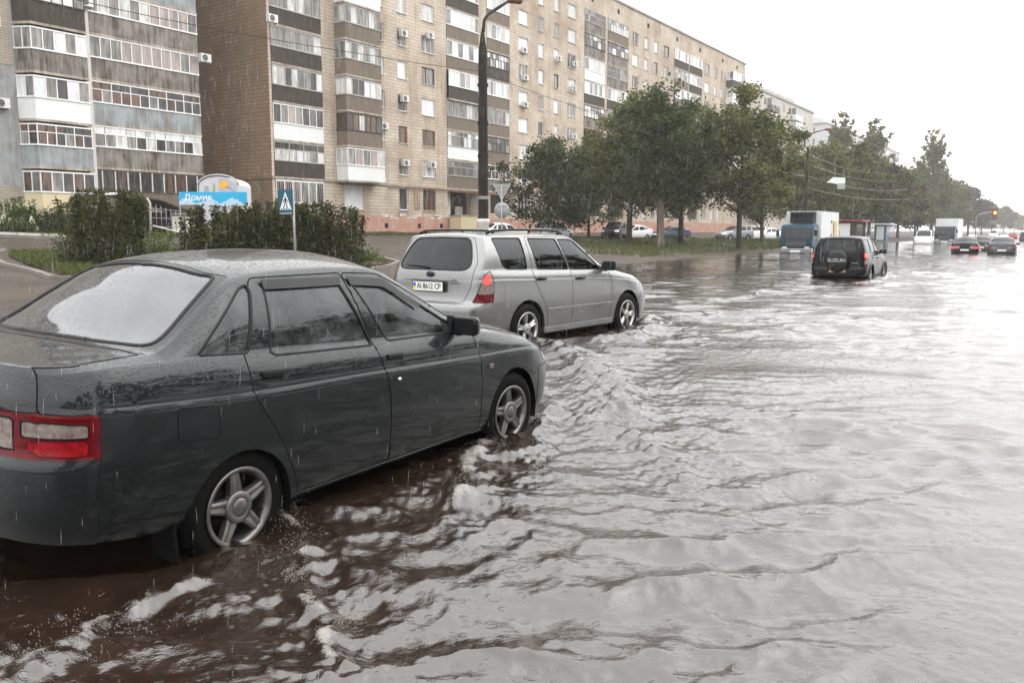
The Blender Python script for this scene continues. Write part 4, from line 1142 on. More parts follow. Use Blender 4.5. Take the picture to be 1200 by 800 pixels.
def glazing(mb, mp, pts, z0, z1, nl, frame, panes, trans=None, t=.06, rng=rb):
    """glazed balcony front along a plan polyline pts; nl lights per unit length list"""
    F = M[frame]
    for (p, q), n in zip(zip(pts[:-1], pts[1:]), nl):
        p = np.array(p, float); q = np.array(q, float); d = q-p; L = np.hypot(*d); d /= L; nrm = np.array([d[1], -d[0]])
        def bar(a0, a1, b0, b1, th=.03, off=0.):
            P = [p+d*a0+nrm*(th+off), p+d*a1+nrm*(th+off), p+d*a1-nrm*th, p+d*a0-nrm*th]
            vs = [(v[0], v[1], b0) for v in P]+[(v[0], v[1], b1) for v in P]
            mb.add(vs, [(0, 1, 2, 3), (4, 5, 6, 7), (0, 1, 5, 4), (1, 2, 6, 5), (2, 3, 7, 6), (3, 0, 4, 7)], F)
        bar(-.02, L+.02, z0-.03, z0+t, .045, .03); bar(-.02, L+.02, z1-t, z1+.02, .04)
        zt = None
        if trans: zt = z0+(z1-z0)*trans; bar(0, L, zt-t*.45, zt+t*.45, .028)
        for k in range(n+1):
            a = L*k/n
            if zt and k % 2 and n > 4: bar(max(0, a-t/2), min(L, a+t/2), z0+t, zt, .03)
            else: bar(max(0, a-t/2), min(L, a+t/2), z0+t, z1-t, .032)
        for k in range(n):
            a, b = L*k/n+.02, L*(k+1)/n-.02
            segs = [(z0, z1)] if not zt else [(z0, zt), (zt, z1)]
            for si, (c, e) in enumerate(segs):
                pm = M[rng.choice(panes)] if not (isinstance(panes, tuple)) else M[rng.choice(panes[si])]
                A = p+d*a; B = p+d*b
                mp.add([(A[0], A[1], c+.03), (B[0], B[1], c+.03), (B[0], B[1], e-.02), (A[0], A[1], e-.02)], [(0, 1, 2, 3)], pm)

def balcony(parent, pts, zb, zp, zt, panel, frame, panes, nl, trans=None, slab=True, label=None):
    """one enclosed balcony: parapet (this mesh), glazing and panes below it"""
    mb = MB(); th = .05
    for (p, q) in zip(pts[:-1], pts[1:]):
        p = np.array(p, float); q = np.array(q, float); d = (q-p)/np.hypot(*(q-p)); n = np.array([d[1], -d[0]])
        P = [p+n*.02, q+n*.02, q-n*th, p-n*th]
        vs = [(v[0], v[1], zb) for v in P]+[(v[0], v[1], zp) for v in P]
        mb.add(vs, [(0, 1, 2, 3), (4, 5, 6, 7), (0, 1, 5, 4), (1, 2, 6, 5), (2, 3, 7, 6), (3, 0, 4, 7)], M[panel])
    b = mb.build('balcony', parent)
    if label: b['label'] = label
    if slab:
        mb = MB()
        for (p, q) in zip(pts[:-1], pts[1:]):
            p = np.array(p, float); q = np.array(q, float); d = (q-p)/np.hypot(*(q-p)); n = np.array([d[1], -d[0]])
            P = [p+n*.05-d*.03, q+n*.05+d*.03, q-n*.2+d*.0, p-n*.2]
            vs = [(v[0], v[1], zb-.15) for v in P]+[(v[0], v[1], zb-.004) for v in P]
            mb.add(vs, [(0, 1, 2, 3), (4, 5, 6, 7), (0, 1, 5, 4), (1, 2, 6, 5), (2, 3, 7, 6), (3, 0, 4, 7)], M['slab'])
        mb.build('slab', b)
    if frame:
        mb = MB(); mp = MB(); glazing(mb, mp, pts, zp+.004, zt, nl, frame, panes, trans)
        mb.build('glazing', b); mp.build('pane', b)
    return b

AC_ME = None
def air_con(parent, u, z, y=0., dark=False):
    global AC_ME
    if AC_ME is None:
        mb = MB(); mb.box(-.42, .42, -.42, -.08, 0, .58, M['metal_pale'], None, .03)
        mb.lathe([(.001, -.432), (.22, -.43), (.23, -.42)], M['brake_dark'], 20, 'y', (-.1, 0, .29), False)
        for k in range(5): mb.box(-.32, .12, -.437, -.433, .09+.09*k, .105+.09*k, M['metal_pale'])
        mb.box(-.36, -.32, -.42, 0, -.06, -.002, M['frame_grey']); mb.box(.32, .36, -.42, 0, -.06, -.002, M['frame_grey'])
        AC_ME = mb.mesh('air_conditioner')
    return link('air_conditioner', AC_ME, parent, (u, y, z))

# ---------------- the long sand-coloured block
bl = empty('apartment_building', (BC[0], BC[1], 0), math.pi/2-BA)
tag(bl, 'long sand-coloured nine-storey apartment block with a bare brown end wall', 'building')
LZ = [2.75+2.85*0, 5.6, 8.4, 11.2, 14.0, 16.8, 19.6, 22.4, 25.2]
def L(k): return 2.8*k+2.8
COLW = [(11.75, 12.75), (14.5, 15.7), (17.8, 19.7), (34.0, 35.9), (38.0, 39.1), (41.3, 42.4), (44.4, 46.4), (61.5, 63.3), (65.2, 66.5), (68.3, 69.6), (71.5, 73.5), (87.5, 89.6), (91.5, 93.0), (94.6, 95.6)]
LOG = [('a', .25, 5.4), ('A', 21.5, 26.7), ('B', 28.1, 32.2), ('C', 48.4, 53.7), ('D', 54.4, 60.2), ('E', 75.4, 80.8), ('F', 81.2, 86.3)]
holes = []; wins = []
for k in range(0, 9):
    for u0, u1 in COLW:
        if k == 0 and u0 < 12: continue
        z0 = L(k)+(.85 if k else .55); z1 = z0+(1.5 if k else 2.0)
        holes.append((u0, u1, z0, z1)); wins.append((k, u0, u1, z0, z1))
    for n, u0, u1 in LOG:
        if k == 0:
            if n == 'a': holes.append((u0+.05, u1-.1, 3.55, 5.38, .25))
            elif n == 'A': holes.append((u0, u1, 1.9, 5.35, 1.6))
            else: holes.append((u0+.6, u1-.6, 3.3, 5.2, .2))
        else: holes.append((u0, u1, L(k)+.02, L(k)+2.66, 1.2))
holes.append((7.6, 9.9, 3.3, 5.3))
fm = facade_mesh(0, 106.6, 2.75, 30.3, holes, .2, M['facade'], M['facade'])
# end wall, back and far end
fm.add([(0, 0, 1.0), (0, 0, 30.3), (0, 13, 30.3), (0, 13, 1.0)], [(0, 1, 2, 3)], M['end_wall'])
fm.add([(0, 13, 1.0), (106.6, 13, 1.0), (106.6, 13, 30.3), (0, 13, 30.3)], [(0, 1, 2, 3)], M['facade'])
fm.add([(106.6, 0, 1.0), (106.6, 13, 1.0), (106.6, 13, 30.3), (106.6, 0, 30.3)], [(0, 1, 2, 3)], M['facade'])
fm.build('wall', bl)
mb = MB(); mb.box(.003, 106.6, -.06, .1, .8, 2.748, M['plinth'])
for u in (9.2, 12.4, 16.9, 20.2, 36, 40, 46): mb.box(u, u+.45, -.064, 0, 1.75, 2.15, M['gap'])
mb.build('plinth', bl)
mb = MB(); mb.box(-.05, 106.65, -.10, -.004, 5.42, 5.56, M['slab']); mb.box(-.10, -.004, -.10, 13, 5.42, 5.56, M['end_wall']); mb.build('cornice', bl)
mb = MB(); mb.box(-.15, 106.75, -.15, 13.15, 30.3, 30.55, M['coping']); mb.box(.3, 106.3, .3, 12.7, 30.55, 30.6, M['roofing'])
for u in (20, 52, 84): mb.box(u, u+4, 4, 8, 30.6, 33, M['facade'])
mb.build('roof', bl)
# attic vents under the parapet
for u in (50, 57, 66, 76, 85, 95, 102):
    mb = MB(); mb.box(u, u+.5, -.05, .02, 28.9, 29.4, M['gap']); mb.box(u-.05, u+.55, -.1, -.052, 29.42, 29.47, M['slab']); mb.build('attic_vent', bl)
wins.append((0, 7.6, 9.9, 3.3, 5.3))
styles = [('frame_white', 'pane_white')]*4+[('frame_white', 'pane_curtain')]*5+[('frame_white', 'pane_mid')]*5+[('frame_white', 'pane_dark')]*3+[('frame_wood', 'pane_dark')]*1+[('frame_brown', 'pane_mid')]*2
hid = MB(); nshow = 0
for k, u0, u1, z0, z1 in wins:
    vis = (u0 < 20 and k <= 7) or (20 < u0 < 48 and k <= 8) or (48 < u0 and k >= 4)
    fr, pn = rb.choice(styles)
    if k == 2 and 14 < u0 < 20: fr, pn = 'frame_wood', 'pane_brown'
    if vis and nshow < 98:
        window(bl, u0, u1, z0, z1, .14, fr, pn, nm=(3 if k == 0 and u1-u0 > 1.7 else None)); nshow += 1
    else:
        hid.box(u0, u1, .1, .15, z0, z1, M[pn]); hid.box(u0, u0+.07, .06, .1, z0, z1, M['frame_white']); hid.box(u1-.07, u1, .06, .1, z0, z1, M['frame_white']); hid.box((u0+u1)/2-.04, (u0+u1)/2+.04, .06, .1, z0, z1, M['frame_white'])
tag(hid.build('window', bl), 'windows of the block hidden behind the tree crowns', kind='stuff')
# recessed balconies, floor by floor
WHT = ['pane_white', 'pane_curtain', 'pane_curtain', 'pane_mid']; DRK = ['pane_dark', 'pane_dark', 'pane_mid', 'pane_brown']; MIX = ['pane_white', 'pane_curtain', 'pane_mid', 'pane_mid', 'pane_dark']; GRY = ['pane_mid', 'pane_mid', 'pane_curtain']
spec_a = {1: ('panel_dark', 'frame_grey', (['pane_curtain', 'pane_white', 'pane_mid'], ['pane_dark']), .62, 7), 2: ('panel_white', 'frame_white', ['pane_mid', 'pane_pink', 'pane_dark'], None, 7), 3: ('panel_dark', 'frame_grey', MIX, None, 8),
          4: ('panel_dark', 'frame_grey', GRY, None, 6), 5: ('panel_dark', 'frame_grey', GRY, None, 6), 6: ('panel_dark', 'frame_grey', MIX, None, 6), 7: ('panel_grey', 'frame_grey', GRY, None, 6), 8: ('panel_grey', 'frame_grey', GRY, None, 6)}
pool = [('panel_grey', 'frame_white', WHT, None), ('panel_dark', 'frame_grey', MIX, None), ('panel_brown', 'frame_white', WHT, None), ('panel_white', 'frame_white', WHT, None), ('panel_grey', 'frame_grey', DRK, .6), ('panel_dark', 'frame_white', WHT, None), ('panel_brown', 'frame_grey', GRY, .65), ('panel_grey', 'frame_brown', MIX, .62)]
spec_A = {1: ('panel_brown', 'frame_grey', DRK, .6), 2: ('panel_white', 'frame_grey', MIX, .7), 3: ('panel_brown', 'frame_grey', GRY, None), 4: ('panel_dark', 'frame_white', WHT, None), 5: ('panel_brown', 'frame_white', WHT, None), 6: ('panel_brown', 'frame_white', WHT, None), 7: ('panel_dark', 'frame_white', WHT, None)}
spec_B = {1: ('panel_grey', 'frame_white', DRK, .6), 2: ('panel_brown', 'frame_brown', DRK, .6), 3: ('panel_brown', 'frame_grey', GRY, None), 4: ('panel_brown', 'frame_white', WHT, None), 5: ('panel_dark', 'frame_brown', MIX, .6), 6: ('panel_brown', 'frame_white', WHT, None), 7: ('panel_brown', 'frame_white', WHT, None)}
for n, u0, u1 in LOG:
    for k in range(1, 9):
        if n in 'CD' and k < 4: continue
        if n in 'EF' and k < 5: continue
        z = L(k)
        if n == 'a': p, f, pn, tr, nl = spec_a[k]
        else:
            src = spec_A if n == 'A' else (spec_B if n == 'B' else {})
            p, f, pn, tr = src.get(k) or rb.choice(pool); nl = rb.choice((5, 6, 8))
        out = -.04 if not (n in 'ABEF' and rb.random() < .3) else -.25
        balcony(bl, [(u0+.03, out), (u1-.03, out)], z, z+1.18, z+2.6, p, f, pn, [nl], tr)
mb = MB(); mp = MB(); glazing(mb, mp, [(.35, -.02), (5.25, -.02)], 3.6, 5.34, [6], 'frame_white', ['pane_dark', 'pane_mid', 'pane_brown'], None, .1)
g = mb.build('shop_window', bl); mp.build('pane', g)
mb = MB()                                     # curly window grille
for q in range(24): 
    u = .5+q*.2; mb.tube([(u, -.09, 3.7), (u+.1, -.1, 4.3), (u-.05, -.1, 4.8), (u+.08, -.09, 5.25)], .012, M['metal_pale'], 4)
mb.build('window_grille', g)
# the protruding balcony stack
spec_P = {1: ('panel_white', 'frame_white', ['pane_mid', 'pane_pink', 'pane_curtain'], None), 2: ('panel_brown', 'frame_brown', ['pane_brown', 'pane_dark', 'pane_curtain'], None), 3: ('panel_brown', 'frame_grey', ['pane_white', 'pane_curtain', 'pane_dark'], None), 4: ('panel_brown', 'frame_grey', GRY, None),
          5: ('panel_brown', 'frame_grey', GRY, None), 6: ('panel_white', 'frame_grey', GRY, None), 7: ('panel_grey', 'frame_white', WHT, None), 8: ('panel_brown', 'frame_grey', GRY, None)}
for k in range(1, 9):
    z = L(k); p, f, pn, tr = spec_P[k]; e = .0 if k != 1 else .12
    balcony(bl, [(6.9-e, -.01), (6.9-e, -1.15-e), (11.1+e, -1.15-e), (11.1+e, -.01)], z, z+1.2, z+2.55, p, f, pn, [2, 5 if k == 1 else 6, 2], tr)
    mb = MB(); mb.box(6.9, 11.1, -1.1, -.02, z+2.56, z+2.64, M['slab']); mb.box(6.9, 11.1, -1.1, -.02, z-.14, z-.006, M['slab']); mb.build('balcony_slab', bl)
for k in (6, 7, 8):
    balcony(bl, [(97.2, -.01), (97.2, -1.2), (103.4, -1.2), (103.4, -.01)], L(k), L(k)+1.15, L(k)+2.55, rb.choice(['panel_dark', 'panel_white']), 'frame_white', WHT, [2, 6, 2], None)
# entrance under the second balcony column
mb = MB(); mb.box(22.2, 23.5, 1.2, 1.35, 1.5, 5.3, M['wall_white']); mb.box(24.4, 25.6, 1.3, 1.42, 1.6, 3.9, M['frame_grey']); mb.build('entrance_door', bl)
mb = MB(); mb.box(21.5, 24.1, -1.6, -.2, 1.3, 2.9, M['panel_yellow'], None, .02); mb.box(21.4, 24.2, -1.65, -.15, 2.9, 2.98, M['slab']); mb.build('entrance_porch', bl)
mb = MB(); mb.prism([(24.3, 1.2), (24.3, 2.6), (30.5, 1.25), (30.5, 1.2)], 'y', -1.4, -.9, M['plinth']); mb.build('ramp_wall', bl)
for u, z in ((15.1, 13.25), (18.8, 19.3), (15.1, 7.65), (34.9, 17.9), (34.9, 15.1), (45.6, 21.0), (45.4, 18.2), (45.6, 12.7), (41.9, 21.0), (12.3, 10.6), (34.7, 20.7), (18.9, 7.7), (60.9, 17.9), (15.1, 18.8)): air_con(bl, u, z-.42, -.02)
air_con(bl, -.1, 16.6, -.45)
mb = MB()                                     # yellow gas pipes by the ground-floor windows
for u in (16.5, 16.9, 17.2): mb.tube([(u, -.1, 5.2), (u, -.1, 3.5)], .03, M['frame_wood'], 6)
mb.tube([(13, -.1, 5.25), (33, -.1, 5.25)], .03, M['frame_wood'], 6); mb.tube([(16.5, -.1, 3.5), (17.2, -.1, 3.5)], .03, M['frame_wood'], 6)
mb.build('gas_pipe', bl)
mb = MB(); rr2 = random.Random(4)
for q in range(16):
    u = rr2.uniform(11.5, 21); z = rr2.uniform(2.5, 2.95); w = rr2.uniform(.2, .8); mb.box(u, u+w, -.075, -.062, z, z+rr2.uniform(.1, .3), M['wall_white'])
mb.build('peeling_paint', bl)

# ---------------- the nearer block at the left
b2p = BC-BN*2.3
b2 = empty('apartment_building', (b2p[0], b2p[1], 0), math.pi/2-BA)
tag(b2, 'apartment block of grey and pale blue balconies cut by the left edge', 'building')
U0 = -34.
holes = []
for k in range(0, 9): holes.append((-12.55, -4.75, L(k)+.05-.1, L(k)+2.55, 1.3))
for k in range(0, 9): holes.append((-17.0, -13.4, L(k)-.3, L(k)+2.2, .8))
fm = facade_mesh(U0, -4.6, 4.15, 30.3, holes, 1.2, M['wall_blue'], M['wall_white'])
fm.add([(U0, 0, .9), (-4.6, 0, .9), (-4.6, 0, 2.5), (U0, 0, 2.5)], [(0, 1, 2, 3)], M['wall_white'])
fm.add([(U0, 0, 2.5), (-17.3, 0, 2.5), (-17.3, 0, 4.15), (U0, 0, 4.15)], [(0, 1, 2, 3)], M['pale_brick'])
fm.add([(-17.3, .02, 2.5), (-4.6, .02, 2.5), (-4.6, .02, 4.15), (-17.3, .02, 4.15)], [(0, 1, 2, 3)], M['room'])
fm.add([(-4.6, 0, .9), (-4.6, 0, 30.3), (-4.6, 13, 30.3), (-4.6, 13, .9)], [(0, 1, 2, 3)], M['pale_brick'])
fm.add([(U0, 0, .9), (U0, 13, .9), (U0, 13, 30.3), (U0, 0, 30.3)], [(0, 1, 2, 3)], M['pale_brick'])
fm.add([(U0, 13, .9), (-4.6, 13, .9), (-4.6, 13, 30.3), (U0, 13, 30.3)], [(0, 1, 2, 3)], M['pale_brick'])
fm.build('wall', b2)
mb = MB(); mb.box(U0, -17.32, -.02, -.003, 11.2, 30.2, M['pale_brick']); mb.build('brick_facing', b2)
mb = MB(); mb.box(U0-.15, -4.4, -.15, 13.15, 30.3, 30.55, M['coping']); mb.build('roof', b2)
spr = {0: ('panel_brown', 'frame_brown', DRK, None, 11), 1: ('panel_grey', 'frame_white', (['pane_mid', 'pane_mid', 'pane_curtain', 'pane_dark'], ['pane_white', 'pane_white', 'pane_curtain']), .62, 11), 2: ('panel_blue', 'frame_white', (['pane_dark', 'pane_mid', 'pane_brown'], ['pane_brown', 'pane_brown', 'pane_dark']), .62, 12),
       3: ('panel_grey', 'frame_white', ['pane_pink', 'pane_mid', 'pane_pink'], None, 11), 4: ('panel_grey', 'frame_white', ['pane_mid', 'pane_pink', 'pane_curtain'], None, 11)}
for k in range(0, 9):
    p, f, pn, tr, nl = spr.get(k) or (rb.choice(['panel_grey', 'panel_blue', 'panel_brown']), 'frame_white', WHT, None, 11)
    z = L(k)
    balcony(b2, [(-12.6, -.12), (-4.5, -.12)], z, z+1.28, z+2.62, p, f, pn, [nl], tr)
    if k == 0:
        mb = MB()
        for q in range(9): mb.box(-12.3+q*.9, -12.22+q*.9, -.2, -.14, z+1.3, z+2.55, M['metal_pale'])
        for q in range(4): mb.box(-12.6, -4.5, -.2, -.18, z+1.4+.33*q, z+1.42+.33*q, M['frame_brown'])
        mb.build('window_grille', b2)
spl = {0: ('panel_yellow', 'frame_white', DRK, None), 1: ('panel_blue', 'frame_white', (['pane_dark', 'pane_mid', 'pane_brown'], ['pane_dark', 'pane_brown']), .62), 2: ('panel_white', 'frame_white', ['pane_white', 'pane_mid', 'pane_dark', 'pane_mid'], None), 3: ('panel_grey', 'frame_white', ['pane_white', 'pane_mid', 'pane_mid'], None), 4: ('panel_dark', 'frame_brown', MIX, None)}
for k in range(0, 9):
    p, f, pn, tr = spl.get(k) or (rb.choice(['panel_grey', 'panel_dark']), 'frame_white', WHT, None)
    z = L(k)-.25; e = .0
    balcony(b2, [(-17.2, -.005), (-16.7, -1.), (-13.3, -1.), (-13.2, -.005)], z, z+1.25, z+2.5, p, f, pn, [2, 6 if tr else 5, 1], tr)
    mb = MB(); mb.prism([(-17.2, -.01), (-16.75, -.98), (-13.35, -.98), (-13.25, -.01)], 'z', z-.05, z-.005, M['slab']); mb.prism([(-17.2, -.01), (-16.75, -.98), (-13.35, -.98), (-13.25, -.01)], 'z', z+2.505, z+2.54, M['slab']); mb.build('balcony_slab', b2)
mb = MB(); mb.box(-13.15, -12.65, -.3, -.004, 1.0, 30.2, M['wall_white']); mb.build('pilaster', b2)
for u, z in ((-18.3, 8.6), (-18.5, 13.2), (-4.2, 13.4), (-12.9, 15.4)): air_con(b2, u, z, -.28 if u > -13.5 else -.03)
mb = MB(); mb.box(-20.3, -18.9, -.03, .3, 1.2, 2.45, M['room']); mb.box(-21, -18.7, -.5, -.02, 2.45, 2.62, M['wall_white']); mb.build('basement_entry', b2)

# ---------------- blocks further down the road
def far_block(x, y, ln, dp, h, mat, label, floors=9, bays=14, seed=3, z0=1.):
    r = random.Random(seed)
    o = empty('apartment_building', (x, y, 0), math.pi/2-BA); tag(o, label, 'building')
    mb = MB(); mb.box(0, ln, 0, dp, z0, h, mat); mb.build('wall', o)
    mb = MB(); mb.box(-.2, ln+.2, -.2, dp+.2, h, h+.4, M['coping'])
    for u in np.linspace(6, ln-10, 4): mb.box(u, u+5, 3, 7, h+.4, h+2.6, mat)
    mb.build('roof', o)
    for f in range(floors):
        m1 = MB()
        z = h-2.2-f*2.8
        if z < 8: break
        for q in range(bays):
            u = (q+.5)*ln/bays
            if q % 4 == 1:
                m2 = MB(); m2.box(u-2.6, u+2.6, -.9, -.02, z-1.0, z+.1, M['panel_white'] if r.random() < .5 else M['panel_grey']); m2.box(u-2.6, u+2.6, -.85, -.02, z+.1, z+1.4, M[r.choice(['pane_curtain', 'pane_mid'])]); m2.build('balcony', o)
            else: m1.box(u-.8, u+.8, -.03, .05, z, z+1.4, M[r.choice(['pane_dark', 'pane_mid', 'pane_mid'])])
        for q in range(2): m1.box(-.03, .05, 3+q*4, 4.4+q*4, z, z+1.4, M['pane_mid'])
        m1.build('window_row', o)
    return o
M['far_panel'] = stained('far_panel', (.50, .50, .50), (.36, .35, .34), .8, .5)
M['far_panel2'] = stained('far_panel2', (.48, .44, .39), (.34, .3, .26), .8, .4)
far_block(81.5, 226, 106, 13, 29.0, M['far_panel'], 'pale grey nine-storey panel block standing beyond the trees', 9, 24, 5)
far_block(47.8, 168, 38, 13, 28.0, M['far_panel2'], 'small piece of a sand-grey block showing past the end of the long sand-coloured block', 9, 9, 6)
# ================================================================= trees, shrubs, grass
def leaf_mat(name, cols, trans=.35):
    m = bpy.data.materials.new(name); m.use_nodes = True; nt = m.node_tree; nt.nodes.clear()
    out = nt.nodes.new('ShaderNodeOutputMaterial')
    at = nt.nodes.new('ShaderNodeAttribute'); at.attribute_name = 'leaf_tone'
    r = ramp(nt, [(i/(len(cols)-1), c) for i, c in enumerate(cols)]); nt.links.new(at.outputs['Fac'], r.inputs['Fac'])
    p = nt.nodes.new('ShaderNodeBsdfPrincipled'); p.inputs['Roughness'].default_value = .42; p.inputs['Specular IOR Level'].default_value = .06
    t = nt.nodes.new('ShaderNodeBsdfTranslucent'); mx = nt.nodes.new('ShaderNodeMixShader'); mx.inputs[0].default_value = trans
    nt.links.new(r.outputs['Color'], p.inputs['Base Color']); nt.links.new(r.outputs['Color'], t.inputs['Color'])
    nt.links.new(p.outputs[0], mx.inputs[1]); nt.links.new(t.outputs[0], mx.inputs[2]); nt.links.new(mx.outputs[0], out.inputs[0])
    return m
M['leaf'] = leaf_mat('leaf', [(.034, .047, .012), (.082, .095, .030), (.148, .152, .047), (.22, .198, .068)])
M['leaf_dark'] = leaf_mat('leaf_dark', [(.022, .03, .010), (.052, .066, .021), (.10, .115, .036)])
M['leaf_shrub'] = leaf_mat('leaf_shrub', [(.016, .020, .007), (.042, .05, .017), (.085, .09, .032), (.13, .125, .05)])
M['leaf_red'] = leaf_mat('leaf_red', [(.03, .022, .017), (.055, .040, .028), (.075, .06, .04)])
M['leaf_bright'] = leaf_mat('leaf_bright', [(.04, .06, .016), (.09, .12, .03), (.14, .17, .05)])
M['bark'] = simple('bark', (.05, .04, .032), .9, 0, .4, 5, .4)
M['bark_pale'] = simple('bark_pale', (.16, .125, .10), .9, 0, .35, 5, .4)

def leaf_cloud(centres, radii, n, size, rng, flat=.8, droop=.2):
    """n small leaf faces spread about clump centres"""
    c = rng.integers(0, len(centres), n)
    p = np.asarray(centres)[c]+rng.normal(size=(n, 3))*np.asarray(radii)[c][:, None]*np.array([1, 1, flat])*.5
    d = rng.normal(size=(n, 3)); d[:, 2] = d[:, 2]*.5-droop; d /= np.linalg.norm(d, axis=1, keepdims=True)
    e = rng.normal(size=(n, 3)); e -= (e*d).sum(1, keepdims=True)*d; e /= np.linalg.norm(e, axis=1, keepdims=True)
    s = size*rng.uniform(.6, 1.35, n)[:, None]
    a = p-e*s*.32; b = p+d*s*.5; q = p+e*s*.32; f = p-d*s*.5
    V = np.stack([f, a, b, q], 1).reshape(-1, 3); Q = np.arange(4*n).reshape(n, 4)
    tone = np.clip(rng.normal(.45, .2, n)+(np.asarray(rng.normal(size=len(centres)))*.13)[c], 0, 1)
    return V, Q, tone
def foliage_mesh(name, V, Q, tone, mat):
    me = np_mesh(name, V, Q, [mat], False)
    at = me.attributes.new('leaf_tone', 'FLOAT', 'FACE')
    if len(at.data) == len(tone): at.data.foreach_set('value', np.asarray(tone, np.float32))
    return me

def tree_meshes(h, cr, cb, seed, nl, size, mat, bark, tr=.16, shape='round', lean=0.):
    """h total height, cr crown radius, cb height of the lowest foliage"""
    rng = np.random.default_rng(seed); rr = random.Random(seed)
    mb = MB(); trunk = [(0, 0, -.3), (0.02, 0, .6), (lean*.3, 0.05, h*.3), (lean*.7, -.05, h*.55), (lean, 0, h*.86)]
    mb.tube(trunk, [tr*1.5, tr*1.05, tr*.85, tr*.5, tr*.12], bark, 10)
    cen = []; rad = []
    nb = 26 if shape != 'poplar' else 60
    for k in range(nb):
        t = (k+.5)/nb; z0 = cb+(h*.80-cb)*t
        if shape == 'round': ext = cr*(1.06-abs(t-.38)**1.5*1.25)*rr.uniform(.6, 1.12)
        elif shape == 'cone': ext = cr*(1.05-.8*t)*rr.uniform(.65, 1.1)
        elif shape == 'poplar': ext = cr*(.55+.5*math.sin(math.pi*(t*.8+.15)))*rr.uniform(.5, 1.15)
        a = k*2.4+rr.uniform(-.5, .5)
        rise = {'round': .45, 'cone': .25, 'poplar': 1.6}[shape]*ext*rr.uniform(.6, 1.3)
        tip = Vector((math.cos(a)*ext, math.sin(a)*ext, z0+rise)); base = Vector((lean*z0/h, 0, z0*.94))
        mid = base.lerp(tip, .5)+Vector((0, 0, .12*ext))
        mb.tube([base, mid, tip], [tr*.34*(1.1-t*.6), tr*.2*(1.1-t*.6), .012], bark, 5, False)
        for q in (.35, .55, .72, .88, 1.0):
            p = base.lerp(tip, q)+Vector((rr.gauss(0, .12), rr.gauss(0, .12), .1*ext*math.sin(q*3)+rr.gauss(0, .12)))*cr*.32
            cen.append(tuple(p)); rad.append(cr*rr.uniform(.15, .30)*(1.1 if q < .8 else .72))
    for k in range(10):
        cen.append((lean+rr.gauss(0, .16)*cr, rr.gauss(0, .16)*cr, h*rr.uniform(.82, .97))); rad.append(cr*rr.uniform(.12, .24))
    V, Q, tone = leaf_cloud(cen, rad, nl, size, rng)
    return mb.mesh('trunk'), foliage_mesh('crown', V, Q, tone, mat)

TM = {}
def tree(kind, x, y, sc, rz, label, group, name='tree', z=None, sz=None, cat='tree'):
    if kind not in TM: TM[kind] = tree_meshes(*KINDS_T[kind])
    a, b = TM[kind]
    o = empty(name, (x, y, tz(x, y) if z is None else z), rz); tag(o, label, cat, group)
    o.scale = (sc, sc, sz or sc)
    link('trunk', a, o); link('crown', b, o)
    return o
KINDS_T = {
 'maple': (11.5, 4.3, 2.0, 21, 17000, .26, M['leaf'], M['bark'], .22, 'round', .3),
 'maple2': (11.0, 4.0, 2.3, 22, 16000, .25, M['leaf_dark'], M['bark_pale'], .26, 'round', -.2),
 'linden': (12.0, 4.0, 2.4, 23, 17000, .27, M['leaf'], M['bark'], .2, 'round', .1),
 'dark': (8.5, 4.2, .5, 24, 15000, .24, M['leaf_dark'], M['bark'], .14, 'round', 0.),
 'far_round': (13, 5.0, 1.8, 25, 9000, .5, M['leaf'], M['bark'], .25, 'round', .2),
 'far_dark': (12.5, 4.8, 1.5, 26, 9000, .48, M['leaf_red'], M['bark'], .25, 'round', -.2),
 'poplar': (25, 3.2, 4, 27, 9000, .5, M['leaf'], M['bark'], .35, 'poplar', .4),
}
def wx(px, Y): return (px-600)/1000*Y*.992
TG = 'trees on the flooded verge'
tree('maple', wx(737, 69), 69, 1.02, .3, 'leafy tree whose dark trunk stands left of the white parked sedan', TG)
tree('maple2', wx(774, 61), 61, 1.03, 1.1, 'tree with the thick pale trunk standing in the wet verge, widest crown', TG)
tree('maple', wx(800, 70), 70.5, .97, 2.2, 'tree with a thin dark trunk in front of the dark blue parked sedan', TG)
tree('linden', wx(866, 64), 64, .99, .6, 'tall pointed tree standing in a puddle left of the blue lorry', TG)
tree('maple', wx(893, 82), 82, .78, 1.7, 'smaller tree just left of the blue lorry cab', TG)
tree('dark', wx(643, 70), 70, .98, .2, 'low dark broad bushy tree beside the sand-coloured block', TG)
tree('dark', wx(690, 84), 84, 1.05, 1.9, 'dark bushy tree standing close to the block behind the verge trees', TG)
TF = 'trees lining the far road'
far = [('linden', 925, 104, .95), ('maple', 958, 108, 1.05), ('far_round', 995, 118, 1.0), ('far_dark', 1012, 128, 1.02), ('far_round', 1035, 140, .98), ('far_dark', 1052, 150, .95), ('far_round', 1072, 168, .78), ('far_round', 1098, 205, .95), ('far_round', 1118, 235, 1.15), ('far_dark', 1134, 270, 1.25), ('far_dark', 1150, 320, 1.05), ('far_round', 1162, 380, 1.0), ('far_dark', 1176, 440, 1.15), ('far_round', 1188, 520, 1.0), ('far_dark', 1198, 560, .95)]
fl = ['fresh green tree right behind the blue lorry cab', 'broad green tree behind the white lorry box', 'bright green tree behind the black off-roader', 'brown-tinged tree beside the second lamp post', 'green tree behind the blue kiosk', 'dark tree between the blue kiosk and the white van', 'low green tree above the white van', 'pale hazy tree above the teal lorry', 'tall hazy tree behind the teal lorry', 'hazy brownish tree right of the teal lorry', 'faint tree beside the traffic-light mast', 'faint tree under the amber traffic light', 'very faint tree right of the amber traffic light', 'very faint tree near the end of the road', 'last faint tree at the right edge of the picture']
for i, (k, px, Y, s) in enumerate(far): tree(k, wx(px, Y), Y, s, i*1.3, fl[i], TF)
